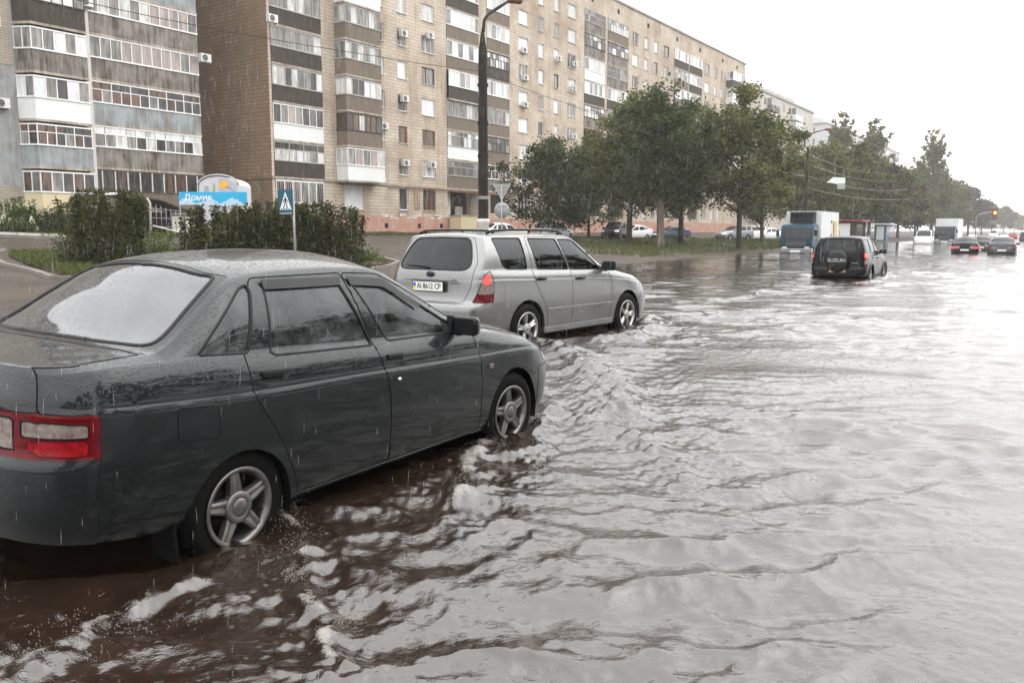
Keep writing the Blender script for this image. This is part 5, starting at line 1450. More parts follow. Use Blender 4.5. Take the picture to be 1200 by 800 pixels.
for i, (px, Y, s, lb) in enumerate(((979, 186, 1.05, 'slim poplar rising in front of the grey panel block'), (1018, 190, 1.03, 'second poplar in front of the grey panel block, right of the slimmer one'), (1075, 200, .75, 'shorter poplar left of the tallest poplar'), (1091, 205, 1.02, 'tallest poplar, rising over the far trees'), (1106, 215, .66, 'small poplar just right of the tallest poplar'))):
    tree('poplar', wx(px, Y), Y, s, i*.9, lb, 'poplars over the far trees', 'poplar_tree')

# shrubs near the crossing
def shrub(x, y, rx, ry, h, seed, nl, size, mat, label, name='shrub', spikes=20, z=None, flowers=0):
    rng = np.random.default_rng(seed); rr = random.Random(seed)
    o = empty(name, (x, y, tz(x, y) if z is None else z)); tag(o, label, 'shrub')
    mb = MB(); cen = []; rad = []
    for k in range(int(26*max(1, rx/1.2))):
        a = rr.uniform(0, 6.283); q = math.sqrt(rr.random())
        bx, by = rx*.8*q*math.cos(a), ry*.8*q*math.sin(a)
        top = h*(1-.78*q**2)*rr.uniform(.70, .98); tx, ty = bx*1.16+rr.gauss(0, .12), by*1.16+rr.gauss(0, .12)
        mb.tube([(bx*.5, by*.5, -.1), (bx*.9, by*.9, top*.45), (tx, ty, top)], [.025, .018, .006], M['bark'], 4, False)
        for t in (.22, .42, .6, .78, .94):
            cen.append((bx*.7+(tx-bx*.7)*t+rr.gauss(0, .08), by*.7+(ty-by*.7)*t+rr.gauss(0, .08), top*t)); rad.append(rr.uniform(.3, .55))
    for k in range(int(70*max(1, rx/1.2))):          # the rounded outer body of the bush
        a = rr.uniform(0, 6.283); e = math.asin(rr.random()); f = rr.uniform(.72, .98)
        cen.append((rx*f*math.cos(a)*math.cos(e), ry*f*math.sin(a)*math.cos(e), .12+h*.86*f*math.sin(e))); rad.append(rr.uniform(.26, .46))
    for k in range(spikes):
        a = rr.uniform(0, 6.283); q = math.sqrt(rr.random())*.9; x0, y0 = rx*q*math.cos(a), ry*q*math.sin(a)
        for t in np.linspace(.6, 1.2, 7): cen.append((x0+.12*t*math.cos(a), y0+.12*t*math.sin(a), h*t*(1-.3*q**3))); rad.append(.13)
    V, Q, tone = leaf_cloud(cen, rad, nl, size, rng, .9, -.1)
    V[:, 2] = np.maximum(V[:, 2], .0)
    mb.build('stem', o); link('foliage', foliage_mesh('foliage', V, Q, tone, mat), o)
    if flowers:
        m2 = MB()
        for k in range(flowers):
            a = rr.uniform(0, 6.283); el = rr.uniform(.1, 1.4); p = Vector((rx*math.cos(a)*math.cos(el), ry*math.sin(a)*math.cos(el), h*.95*math.sin(el)))
            for j in range(5):
                b = Vector((rr.gauss(0, .06), rr.gauss(0, .06), rr.gauss(0, .06))); s = .07
                m2.add([p+b+Vector((-s, 0, -s)), p+b+Vector((s, 0, -s)), p+b+Vector((s, .02, s)), p+b+Vector((-s, .02, s))], [(0, 1, 2, 3)], M['blossom'])
        m2.build('blossom', o)
    return o
M['blossom'] = simple('blossom', (.62, .66, .45), .7, 0, .2, 5)
shrub(wx(122, 27), 27, 1.45, 1.1, 1.95, 31, 20000, .085, M['leaf_shrub'], 'dark rounded shrub with thin shoots, left of the long hedge', spikes=44)
shrub(wx(262, 27.5), 27.5, 1.5, 1.0, 1.62, 32, 20000, .09, M['leaf_shrub'], 'left end of the long dark hedge, under the blue banner', 'hedge_shrub', 30)
shrub(wx(318, 28), 28, 1.45, 1.0, 1.76, 33, 20000, .09, M['leaf_shrub'], 'middle of the long dark hedge, behind the crossing sign', 'hedge_shrub', 30)
shrub(wx(377, 28.5), 28.5, 1.45, 1.0, 1.80, 34, 20000, .09, M['leaf_shrub'], 'right end of the long dark hedge, right of the crossing sign', 'hedge_shrub', 30)
shrub(wx(165, 30), 30, 1.0, .7, .9, 35, 3500, .08, M['leaf_bright'], 'low light green bush between the rounded shrub and the hedge', spikes=10)
shrub(wx(28, 50), 50, 1.3, .9, 1.7, 36, 5000, .12, M['leaf_bright'], 'bright shrub with creamy blossom by the left block', 'flowering_shrub', 8, None, 40)
shrub(wx(62, 50), 50, 1.3, .8, 1.5, 37, 4000, .12, M['leaf_dark'], 'dark low shrub between the blossoming shrub and the rounded one', spikes=6)
shrub(wx(8, 48), 48, 1.6, .5, .7, 38, 3000, .1, M['leaf_dark'], 'clipped low hedge strip at the foot of the blossoming shrub', spikes=0)
shrub(wx(425, 33), 33, .6, .5, .35, 39, 900, .08, M['leaf_bright'], 'tuft of yellow-green weeds at the right end of the hedge', spikes=6)

# grass
M['grass'] = leaf_mat('grass', [(.045, .06, .018), (.085, .10, .03), (.13, .13, .05)], .25)
def grass_patch(polys, n, hgt, seed, label):
    rng = np.random.default_rng(seed); V = []; 
    pts = []
    for poly, w in polys:
        P = np.array(poly, float); lo, hi = P.min(0), P.max(0); k = int(n*w); got = np.zeros((0, 2))
        while len(got) < k:
            c = rng.uniform(lo, hi, (k*2, 2)); c = c[inside(c, P)]
            q = np.sin(c[:, 0]*.9+np.sin(c[:, 1]*.7)*2)*np.sin(c[:, 1]*.8+c[:, 0]*.3)
            c = c[rng.random(len(c)) < .45+.5*q]; got = np.concatenate([got, c])
        pts.append(got[:k])
    p = np.concatenate(pts); z = terrain(p[:, 0], p[:, 1]); ok = z > .04; p = p[ok]; z = z[ok]; m = len(p)
    a = rng.uniform(0, 6.283, m); d = np.stack([np.cos(a), np.sin(a)], 1); s = hgt*rng.uniform(.5, 1.4, m)
    w = s*.22
    b = np.concatenate([p, z[:, None]-.01], 1)
    lean = rng.normal(size=(m, 2))*s[:, None]*.4
    v0 = b.copy(); v0[:, :2] -= d*w[:, None]; v1 = b.copy(); v1[:, :2] += d*w[:, None]
    v2 = b.copy(); v2[:, :2] += lean+d*w[:, None]*.2; v2[:, 2] += s; v3 = b.copy(); v3[:, :2] += lean-d*w[:, None]*.2; v3[:, 2] += s
    V = np.stack([v0, v1, v2, v3], 1).reshape(-1, 3)
    me = foliage_mesh('grass', V, np.arange(4*m).reshape(m, 4), np.clip(rng.normal(.5, .22, m), 0, 1), M['grass'])
    tag(link('grass', me), label, 'grass', kind='stuff')
ISL = [(-19.6, 33.5), (-18.2, 31), (-15, 26.5), (-11.8, 22.6), (-8, 23.5), (-5.2, 28), (-4.6, 32.5), (-5.6, 35), (-11, 36.5), (-16, 37.5)]
LAWN = [(-9.5, 76), (1, 60), (5, 52), (3.5, 45), (8, 46), (19, 61), (30, 84), (32, 100), (22, 100), (4, 84)]
LAWN2 = [(-34, 47), (-21, 47), (-14, 62), (-5, 74), (-10, 76), (-17, 64), (-24, 52), (-36, 52)]
grass_patch([(ISL, .34), (LAWN, .5), (LAWN2, .16)], 60000, .13, 5, 'green grass growing on the island and the verge')

# the trees on the other side of the street, behind the viewer: what the wet paint and the glass mirror
def street_trees():
    rng = np.random.default_rng(41); rr = random.Random(41); cen = []; rad = []; mb = MB()
    for k in range(13):
        u_ = -46+k*8.2+rr.uniform(-1.5, 1.5); v_ = 14+rr.uniform(-1, 1.5)
        x, y = u_*RD[0]+v_*RN[0], u_*RD[1]+v_*RN[1]; h = rr.uniform(11, 15)
        mb.tube([(x, y, -.3), (x, y, h*.45), (x+.2, y, h*.8)], [.24, .17, .05], M['bark'], 8)
        for q in range(34):
            a = rr.uniform(0, 6.283); e = rr.uniform(0, 1)**.5*3.8; z = rr.uniform(2.2, h); e *= 1.1-abs(z/h-.45)
            cen.append((x+e*math.cos(a), y+e*math.sin(a), z)); rad.append(rr.uniform(.8, 1.3))
    V, Q, tone = leaf_cloud(cen, rad, 52000, .5, rng)
    o = link('treeline', foliage_mesh('treeline', V, Q, tone, M['leaf'])); tag(o, 'row of leafy trees on the opposite side of the street', 'treeline', kind='stuff')
    link('trunk', mb.mesh('trunk'), o)
street_trees()
# ================================================================= ground, kerbs, path
def axis(lo, hi, fine_lo, fine_hi, d1, g):
    a = list(np.arange(fine_lo, fine_hi, d1)); x = fine_hi; d = d1
    while x < hi: a.append(x); d *= g; x += d
    a.append(hi); x = fine_lo-d1; d = d1
    while x > lo: a.insert(0, x); d *= g; x -= d
    a.insert(0, lo); return np.array(a)
gx = axis(-620, 1020, -26, 34, .3, 1.12); gy = axis(-120, 1220, 6, 80, .3, 1.1)
X, Y = np.meshgrid(gx, gy, indexing='ij'); Z = terrain(X, Y)
nx, ny = X.shape; idx = np.arange(nx*ny).reshape(nx, ny)
m, nt, b = newmat('ground'); oc = objco(nt)
n1 = noise(nt, .35, 8, .6, oc); n2 = noise(nt, 6, 6, .7, oc)
r = ramp(nt, [(.32, (.034, .026, .020)), (.5, (.056, .044, .034)), (.68, (.084, .068, .055))]); nt.links.new(n1.outputs['Fac'], r.inputs['Fac'])
nt.links.new(mixc(nt, .45, r.outputs['Color'], n2.outputs['Color'], 'SOFT_LIGHT'), b.inputs['Base Color'])
rr_ = ramp(nt, [(.35, (.42, .42, .42)), (.6, (.85, .85, .85))]); nt.links.new(n1.outputs['Fac'], rr_.inputs['Fac']); nt.links.new(rr_.outputs['Color'], b.inputs['Roughness'])
nt.links.new(bump(nt, n2.outputs['Fac'], .5, .02), b.inputs['Normal'])
b.inputs['Specular IOR Level'].default_value = .18
M['ground'] = m
Q = np.stack([idx[:-1, :-1], idx[1:, :-1], idx[1:, 1:], idx[:-1, 1:]], -1).reshape(-1, 4)
g = link('ground', np_mesh('ground', np.stack([X, Y, Z], -1).reshape(-1, 3), Q, [M['ground']])); tag(g, kind='structure')

def ribbon(name, pts, w, dz, mat, hgt=0.):
    """strip along a line on the ground, its top dz above it"""
    pts = [np.array(p, float) for p in pts]; fine = []
    for a, c in zip(pts[:-1], pts[1:]):
        k = max(1, int(np.hypot(*(c-a))/1.0))
        for q in range(k): fine.append(a+(c-a)*q/k)
    fine.append(pts[-1]); vs = []; fs = []
    for i, p in enumerate(fine):
        t = fine[min(i+1, len(fine)-1)]-fine[max(i-1, 0)]; t /= np.hypot(*t); nn = np.array([t[1], -t[0]])*w/2
        zc = max(tz(*p), 0)
        for q, zz in ((p-nn, -.2), (p-nn, dz), (p+nn, dz), (p+nn, -.2)): vs.append((q[0], q[1], zc+zz))
    for i in range(len(fine)-1):
        for j in range(3): fs.append((4*i+j, 4*i+j+1, 4*i+j+5, 4*i+j+4))
    mb = MB(); mb.add(vs, fs, mat); return tag(mb.build(name), kind='structure')
M['kerb'] = stained('kerb', (.19, .175, .155), (.12, .10, .085), .7, .6)
M['wet_path'] = simple('wet_path', (.14, .125, .11), .2, 0, .2, 1.2)
M['island_soil'] = simple('island_soil', (.05, .036, .026), .85, 0, .4, 1.4, .4)
ribbon('kerb', [(-20.4, 34.5), (-19.0, 31), (-15.4, 26), (-11.9, 22.1), (-8, 22.9), (-4.9, 27.6), (-4.3, 32.6), (-5.3, 35.4)], .16, .10, M['kerb'])
ribbon('path', [(-42, 44.5), (-26, 44.5), (-17, 45.5), (-9, 51)], 2.2, .05, M['wet_path'])
ribbon('path', [(4, 66), (9.5, 74), (21, 88), (34, 103)], 1.6, .06, M['wet_path'])
ribbon('kerb', [(-40, 47.2), (-23, 47.2)], .2, .14, M['wall_white'])
# low island of soil inside the kerb
P = np.array(ISL); k = MB(); c = P.mean(0); vs = [(c[0], c[1], tz(*c)+.07)]+[(p[0], p[1], max(tz(*p), 0)+.05) for p in P]
k.add(vs, [(0, i+1, (i+1) % len(P)+1) for i in range(len(P))], M['island_soil']); tag(k.build('island_ground'), kind='structure')
for o in bpy.data.objects:
    if o.name == 'grass': o.location.z = .05

# ================================================================= poles, signs, wires
M['pole_dark'] = simple('pole_dark', (.022, .017, .014), .75, 0, .4, 3, .2)
M['pole_grey'] = simple('pole_grey', (.28, .27, .26), .5, .4, .2, 5)
M['sign_back'] = simple('sign_back', (.33, .335, .335), .5, .3, .12, 4)
M['sign_blue'] = simple('sign_blue', (.012, .095, .14), .4, 0, .1, 4)
M['sign_white'] = simple('sign_white', (.72, .74, .74), .4, 0, .08, 4)
def lamp_post(px, Y, rad, ztop, arm, label, base=None, zb=None):
    x = wx(px, Y); z0 = tz(x, Y) if zb is None else zb
    o = empty('street_lamp', (x, Y, z0)); tag(o, label, 'street lamp')
    H_ = ztop-z0; b0 = 0
    mb = MB()
    if base:
        m2 = MB(); m2.lathe([(rad*1.1, -.3), (rad*1.12, base*.9), (rad*1.3, base*.93), (rad*1.3, base), (rad, base+.02)], M['wall_white'], 20); m2.build('footing', o); b0 = base
    mb.lathe([(rad*1.06, b0), (rad*1.0, H_*.5), (rad*.88, H_*.88), (rad*.8, H_*.93), (rad*.42, H_*.985), (rad*.3, H_)], M['pole_dark'], 20)
    if base:
        for zz in (H_*.62, H_*.48, H_*.78, H_*.30): mb.lathe([(rad*1.1, zz-.06), (rad*1.12, zz), (rad*1.1, zz+.06)], M['pole_grey'] if zz == H_*.30 else M['pole_dark'], 20)
    mb.build('pole', o)
    mb = MB(); mb.tube([(a-x, b-Y, c-z0) for a, b, c in arm], [.06]*(len(arm)-1)+[.045], M['pole_dark'], 8); mb.build('arm', o)
    a, b, c = arm[-1]; d = np.array(arm[-1])-np.array(arm[-2]); d /= np.linalg.norm(d)
    mb = MB(); mb.tube([(a-x-d[0]*.1, b-Y-d[1]*.1, c-z0-d[2]*.1), (a-x+d[0]*.15, b-Y+d[1]*.15, c-z0+d[2]*.1), (a-x+d[0]*.7, b-Y+d[1]*.7, c-z0+d[2]*.3-.02), (a-x+d[0]*.85, b-Y+d[1]*.85, c-z0+d[2]*.3-.05)], [.06, .13, .16, .06], M['lamp_shell'], 10); mb.build('lamp_head', o)
    return o, (x, Y, z0)
M['lamp_shell'] = simple('lamp_shell', (.16, .06, .04), .5, .2, .2, 8)
def pz(py, Y): return CAM_H+(271-py)/1000*Y*1.005
def P3(px, py, Y):
    th = math.atan(129/1000); c, s_ = math.cos(th), math.sin(th); a = (px-600)/1000; b = (400-py)/1000
    d = np.array([a, c+b*s_, -s_+b*c]); d = d/d[1]*Y
    return (d[0], Y, CAM_H+d[2])
l1 = lamp_post(566.5, 33, .185, P3(566, 38, 33)[2], [P3(566, 38, 33), P3(567.5, 24, 33.1), P3(572, 17, 33.3), P3(586, 8, 33.8), P3(597, 1, 34.2)], 'thick dark lamp post standing right in front of the long block', base=P3(566, 257, 33)[2]-tz(wx(566.5, 33), 33))
l2 = lamp_post(942.5, 87, .16, P3(942, 172, 87)[2], [P3(942.5, 172, 87), P3(943, 164, 87), P3(947, 158.5, 87.2), P3(957, 154.5, 87.5), P3(967, 152, 88)], 'slimmer lamp post with a curved arm behind the blue lorry', zb=.3)
# crossing sign
def crossing_sign():
    Y = 26.; x = wx(345, Y); z0 = tz(x, Y)
    o = empty('crossing_sign', (x, Y, z0), R(-32.5)); tag(o, 'blue pedestrian crossing sign on a pale post before the hedge', 'road sign')
    zt = P3(343, 222, Y)[2]-z0
    mb = MB(); mb.tube([(0, 0, -.3), (0, 0, zt)], .035, M['pole_grey'], 10); mb.build('post', o)
    s = .66; x0, x1 = -.56, .02; zb_ = zt-.74
    mb = MB(); mb.box(x0, x1, -.062, -.042, zb_, zt, M['sign_blue'], None, .008)
    mb.build('sign_plate', o)
    cx = (x0+x1)/2
    mb = MB(); y = -.066
    mb.prism([(cx-.25, zb_+.14), (cx+.25, zb_+.14), (cx, zt-.06)], 'y', y-.002, y+.003, M['sign_white'])
    mb.prism([(x0+.02, zb_+.02), (x1-.02, zb_+.02), (x1-.02, zb_+.035), (x0+.02, zb_+.035)], 'y', y-.002, y+.003, M['sign_white'])
    mb.build('white_triangle', o)
    mb = MB(); y = -.070; zz = zb_+.15; K = M['ink']
    def pl(p): mb.prism([(cx+a, zz+c) for a, c in p], 'y', y-.002, y+.001, K)
    pl([(.028*math.cos(t), .37+.03*math.sin(t)) for t in np.linspace(0, 6.283, 12)[:-1]])
    pl([(-.03, .33), (.035, .33), (.03, .2), (-.03, .2)]); pl([(-.03, .22), (.0, .22), (-.07, .02), (-.11, .02)]); pl([(0, .22), (.03, .22), (.10, .02), (.06, .02)])
    pl([(-.03, .33), (-.03, .29), (-.1, .2), (-.12, .22)]); pl([(.03, .33), (.03, .29), (.09, .2), (.11, .225)])
    for q in range(4): pl([(-.2+q*.11, .0), (-.15+q*.11, .0), (-.14+q*.10, .03), (-.18+q*.10, .03)])
    mb.build('walking_figure', o)
crossing_sign()
def sign_backs():
    Y = 36.; x = wx(588, Y); z0 = tz(x, Y)
    o = empty('road_sign', (x, Y, z0), R(-14)); tag(o, 'grey backs of a triangular and a round sign on one post', 'road sign')
    zt = P3(588, 215.5, Y)[2]-z0
    mb = MB(); mb.tube([(0, 0, -.3), (0, 0, zt-.1)], .032, M['sign_back'], 10); mb.build('post', o)
    mb = MB(); a = .40; mb.prism([(-a, zt), (a, zt), (0, zt-.70)], 'y', .034, .048, M['sign_back'])
    mb.box(-.2, .2, .02, .033, zt-.16, zt-.12, M['pole_grey']); mb.build('give_way_sign', o)
    zc = P3(588, 246.5, Y)[2]-z0
    mb = MB(); mb.lathe([(.001, .036), (.33, .036), (.335, .046), (.33, .05), (.001, .05)], M['sign_back'], 32, 'y', (0, 0, zc)); mb.box(-.2, .2, .02, .035, zc+.15, zc+.19, M['pole_grey']); mb.box(-.2, .2, .02, .035, zc-.2, zc-.16, M['pole_grey']); mb.build('round_sign', o)
sign_backs()
def wire(pts, rad, label, sag=0., mat='pole_dark', group=None):
    out = []
    for (a, c) in zip(pts[:-1], pts[1:]):
        for q in range(12):
            t = q/12; p = np.array(a)*(1-t)+np.array(c)*t; p[2] -= sag*4*t*(1-t); out.append(tuple(p))
    out.append(pts[-1]); mb = MB(); mb.tube(out, rad, M[mat], 5)
    return tag(mb.build('wire'), label, 'wire', group)
wire([P3(30, -14, 22), P3(225, 29, 24.5), P3(440, 66, 29), P3(566, 84, 33)], .010, 'thin dark cable sagging from the upper left edge to the thick lamp post', .03)
wire([P3(566, 84, 33), P3(660, 120, 42), P3(830, 182, 66), P3(942, 206, 87)], .011, 'cable running from the thick lamp post into the tree crowns', .05)
M['wire_pale'] = simple('wire_pale', (.4, .4, .38), .4, .5, .1)
WG = 'overhead wires along the far road'
for i, (a, c, lb) in enumerate((((942, 178), (1040, 203), 'topmost of the pale overhead wires right of the second lamp post'), ((942, 190), (1052, 212), 'second pale overhead wire from the top, right of the second lamp post'), ((942, 205), (1064, 222), 'third pale overhead wire from the top, right of the second lamp post'), ((942, 219), (1072, 232), 'lowest of the pale overhead wires right of the second lamp post'))):
    wire([P3(*a, 87), P3(*c, 125)], .013, lb, .7, 'wire_pale', WG)
wire([P3(900, 170, 70), P3(942, 190, 87)], .02, 'short pale wire reaching the second lamp post from the left', .2, 'wire_pale', WG)
wire([P3(892, 192, 70), P3(942, 206, 87)], .02, 'lower short pale wire left of the second lamp post', .2, 'wire_pale', WG)
# hanging sign by the wires
o = empty('hanging_sign', P3(982, 214, 100)); tag(o, 'white arrow-shaped sign hanging from the wires among the trees', 'sign')
mb = MB(); mb.prism([(-1.3, 0), (-.6, .6), (.8, .55), (.8, -.6), (-.3, -.1)], 'y', -.05, .05, M['sign_white']); mb.prism([(-.1, -.1), (.8, -.1), (.8, -.75), (-.1, -.75)], 'y', -.08, -.052, M['sign_back']); mb.build('sign_plate', o)
mb = MB(); mb.tube([(-.4, 0, .5), (-.4, 0, 1.7)], .03, M['pole_grey'], 6); mb.tube([(.6, 0, .5), (.6, 0, 1.5)], .03, M['pole_grey'], 6); mb.build('hanger', o)
# amber light on a mast far down the road
Y = 170; o = empty('traffic_light', (wx(1143, Y), Y, 0)); tag(o, 'traffic light showing amber on a far mast over the road', 'traffic light')
x0 = wx(1143, Y); zt = P3(1146, 251, Y)[2]
mb = MB(); mb.tube([(0, 0, 0), (0, 0, zt-.5), (.5, 0, zt), (wx(1158, Y)-x0, 0, zt+.4), (wx(1163, Y)-x0, 0, zt+.4)], .11, M['pole_grey'], 8); mb.build('mast', o)
xl = wx(1163.5, Y)-x0; mb = MB(); mb.box(xl-.45, xl+.45, -.25, .25, zt-.75, zt+1.15, M['lamp_shell'], None, .08); mb.build('housing', o)
mb = MB()
M['amber_lit'] = emitter('amber_lit', (1., .45, .05), 1.4)
mb.lathe([(.001, -.33), (.25, -.31), (.32, -.26)], M['amber_lit'], 16, 'y', (xl, 0, zt+.25)); mb.build('amber_lamp', o)

# ---------------------------------------------------------------- kiosks, banner, shelter
M['mural_white'] = stained('mural_white', (.52, .52, .56), (.38, .36, .34), .6, .4)
M['mural_lilac'] = simple('mural_lilac', (.42, .40, .52), .6, 0, .2, 2)
M['banner_blue'] = simple('banner_blue', (.03, .36, .62), .45, 0, .15, 1)
M['banner_pale'] = simple('banner_pale', (.42, .6, .72), .45, 0, .15, 2)
M['sun_yellow'] = simple('sun_yellow', (.75, .42, .03), .5, 0, .1)
def pavilion():
    Y = 46.; o = empty('pavilion', (wx(258, Y), Y, tz(wx(258, Y), Y)), R(0)); tag(o, 'small pavilion with a painted rounded gable behind the hedge', 'pavilion')
    z0 = o.location.z; zt = P3(258, 207, Y)[2]-z0; ze = P3(258, 218, Y)[2]-z0; w = .022*Y
    arc = [(-w, 0), (w, 0), (w, ze)]+[(w*math.cos(t), ze+(zt-ze)*math.sin(t)) for t in np.linspace(.15, math.pi-.15, 14)]+[(-w, ze)]
    mb = MB(); mb.prism(arc, 'y', 0, 2.4, M['mural_white']); mb.build('wall', o)
    mb = MB(); mb.tube([(w*1.06*math.cos(t), 0.0, ze+.05+(zt-ze)*1.08*math.sin(t)) for t in np.linspace(0, math.pi, 16)], .05, M['frame_grey'], 6); mb.build('roof_edge', o)
    mb = MB()
    mb.prism([(.0, ze-.5), (w*.96, ze-.5), (w*.9, ze+.1), (w*.4, ze+(zt-ze)*.75), (.05, ze+(zt-ze)*.8)], 'y', -.012, -.002, M['mural_lilac'])
    mb.prism([(.3+.24*(1+.15*(i % 2))*math.cos(t), ze+.05+.2*(1+.15*(i % 2))*math.sin(t)) for i, t in enumerate(np.linspace(0, 6.283, 17)[:-1])], 'y', -.022, -.014, M['sun_yellow'])
    mb.prism([(-.75, ze-.3), (-.5, ze-.3), (-.5, ze), (-.75, ze)], 'y', -.012, -.002, M['frame_grey']); mb.prism([(-.3, ze-.5), (-.2, ze-.5), (-.15, ze), (-.25, ze+.2)], 'y', -.012, -.002, M['leaf_paint'])
    mb.tube([(.35, -.03, ze), (.7, -.03, ze-.1), (.95, -.03, ze-.4)], .025, M['frame_grey'], 5)
    mb.build('mural', o)
M['leaf_paint'] = simple('leaf_paint', (.3, .36, .12), .6, 0, .2)
pavilion()
def banner():
    Y = 43.; x = wx(212, Y); o = empty('banner', (x, Y, tz(x, Y))); tag(o, 'sky-blue banner with pale lettering rising behind the hedge', 'banner')
    z0 = o.location.z; za = P3(212, 240, Y)[2]-z0; zb_ = P3(212, 225, Y)[2]-z0; w = 78/1000*Y
    mb = MB(); mb.box(0, w, -.03, .03, za, zb_, M['banner_blue'])
    mb.build('banner_sheet', o)
    mb = MB(); rg = random.Random(3)
    for k in range(26):
        u = w*(k+.5)/26; h_ = (zb_-za)*(.32+.2*math.sin(k*.7)+rg.uniform(-.06, .06)); mb.box(u-w/52, u+w/52-.002, -.036-.0005*(k % 3), -.0305, za, za+h_, M['banner_pale'])
    mb.build('painted_sky', o)
    for k in range(4):
        m2 = MB(); m2.tube([(w*k/3, .05, -.2), (w*k/3, .05, zb_)], .03, M['pole_grey'], 6); m2.build('post', o)
    me = text_mesh('Домик', .42, M['sign_white'], .004, .008); t = link('lettering', me, o, (.95, -.042, (za+zb_)/2+.02)); t.rotation_euler = (R(90), 0, 0)
banner()
def shelter():
    Y = 56.; x = wx(160, Y); z0 = tz(x, Y); o = empty('entrance_shelter', (x, Y, z0), math.pi/2-BA-.0); tag(o, 'dark curved shelter over steps with a pale pipe arch, at the left block', 'shelter')
    zt = P3(160, 229, Y)[2]-z0
    L_ = 3.4; prof = [(-L_, zt-.12), (-L_*.4, zt), (L_*.3, zt-.25), (L_, zt-1.0)]
    mb = MB(); n = len(prof); vs = [(a, -1.2, c) for a, c in prof]+[(a, 1.4, c) for a, c in prof]
    vs += [(a, y, c-.08) for y in (-1.2, 1.4) for a, c in prof]
    fs = [(i, i+1, n+i+1, n+i) for i in range(n-1)]+[(2*n+i, 2*n+i+1, 3*n+i+1, 3*n+i) for i in range(n-1)]+[(i, i+1, 2*n+i+1, 2*n+i) for i in range(n-1)]
    mb.add(vs, fs, M['shelter_green']); mb.build('roof', o)
    mb = MB(); mb.tube([(-L_, -1.25, 0), (-L_, -1.25, zt-.6), (-L_*.9, -1.25, zt-.1), (-L_*.5, -1.25, zt+.03)], .09, M['wall_white'], 8); mb.tube([(.2, -1.25, 0), (.25, -1.25, zt-.5), (.05, -1.25, zt-.2)], .07, M['wall_white'], 8); mb.tube([(.3, -1.25, .5), (L_*.6, -1.3, .1), (L_, -1.3, .05)], .06, M['wall_white'], 8); mb.build('pipe_arch', o)
    mb = MB()
    for k in range(9): mb.tube([(.4+k*.36, -1.1, 0), (.4+k*.36, -1.1, zt-.5-.09*k)], .025, M['pole_grey'], 5)
    for q in range(3): mb.tube([(.4, -1.1, .4+q*.6), (3.2, -1.1, .4+q*.5)], .025, M['pole_grey'], 5)
    mb.build('grille', o)
    mb = MB(); mb.box(-L_*.95, L_*.97, .9, 1.3, 0, zt-1.02, M['room']); mb.build('back_wall', o)
M['shelter_green'] = simple('shelter_green', (.035, .042, .03), .5, 0, .3, 4)
shelter()
def kiosk(px, py, Y, w, h, mat, roofm, label, stripes=False):
    x = wx(px, Y); z0 = P3(px, py, Y)[2]; o = empty('kiosk', (x, Y, z0), math.pi/2-BA); tag(o, label, 'kiosk')
    mb = MB(); mb.box(-w/2, w/2, -w*.4, w*.4, 0, h, mat, None, .03); mb.build('cabin', o)
    mb = MB(); mb.box(-w/2-.3, w/2+.3, -w*.4-.7, w*.4+.1, h+.003, h+.2, roofm, None, .03); mb.build('roof', o)
    mb = MB(); mb.box(-w*.38, w*.3, -w*.4-.03, -w*.4+.01, h*.42, h*.85, M['pane_dark']); mb.box(-w/2-.03, -w/2+.01, -w*.25, w*.25, h*.1, h*.9, M['sign_white']); mb.build('hatch', o)
kiosk(1033, 283, 120, 1.9, 2.3, M['stripe_blue'], M['sign_white'], 'pale blue kiosk at the roadside between the off-roader and the white van')
kiosk(990, 281, 92, 3.6, 1.9, M['panel_dark'], M['stripe_red'], 'stall with a red awning behind the lorry and the off-roader')
# ================================================================= the flood
rng = np.random.default_rng(12)
def polydist(px, py, poly):
    d = np.full(px.shape, 1e9)
    for a, c in zip(poly[:-1], poly[1:]):
        a = np.array(a); c = np.array(c); e = c-a; L_ = e@e
        t = np.clip(((px-a[0])*e[0]+(py-a[1])*e[1])/L_, 0, 1)
        d = np.minimum(d, np.hypot(px-a[0]-t*e[0], py-a[1]-t*e[1]))
    return d
WK = [  # pixel line of the crest, height, width, foam
 ([(642, 472), (637, 498), (624, 518), (600, 530)], .055, .10, .75),
 ([(578, 516), (556, 542), (540, 572), (530, 594)], .045, .09, 1.0),
 ([(566, 520), (530, 540), (490, 558)], .025, .10, .5),
 ([(644, 478), (690, 490), (735, 508), (778, 535), (806, 562)], .05, .10, .3),
 ([(322, 600), (343, 613), (352, 640), (344, 668), (352, 690), (385, 714), (399, 745), (402, 775)], .04, .055, 1.0),
 ([(218, 682), (150, 706), (112, 735), (60, 766), (5, 796)], .04, .06, 1.0),
 ([(622, 402), (650, 404), (690, 428), (716, 452), (722, 482)], .10, .22, .45),
 ([(760, 372), (757, 386), (735, 394), (700, 398)], .09, .2, .5),
 ([(765, 372), (800, 384), (830, 402)], .03, .2, .15),
 ([(946, 326), (985, 333), (1022, 330), (1046, 318)], .06, .22, .7),
 ([(1044, 314), (1095, 322), (1150, 334), (1195, 346)], .05, .35, .2),
 ([(946, 322), (915, 332), (880, 345)], .03, .35, .15),
]
WKW = [([tuple(ground_at(*q)) for q in p], h, w, f) for p, h, w, f in WK]
r_ = [.7]
while r_[-1] < 1000: r_.append(r_[-1]*(1.0046 if r_[-1] < 34 else 1.012)+.001)
r_ = np.array(r_); th_ = np.radians(np.concatenate([np.linspace(-100, -38, 60)[:-1], np.linspace(-38, 38, 900), np.linspace(38, 100, 60)[1:]]))
RR, TT = np.meshgrid(r_, th_, indexing='ij')
wxx = RR*np.sin(TT); wyy = RR*np.cos(TT)
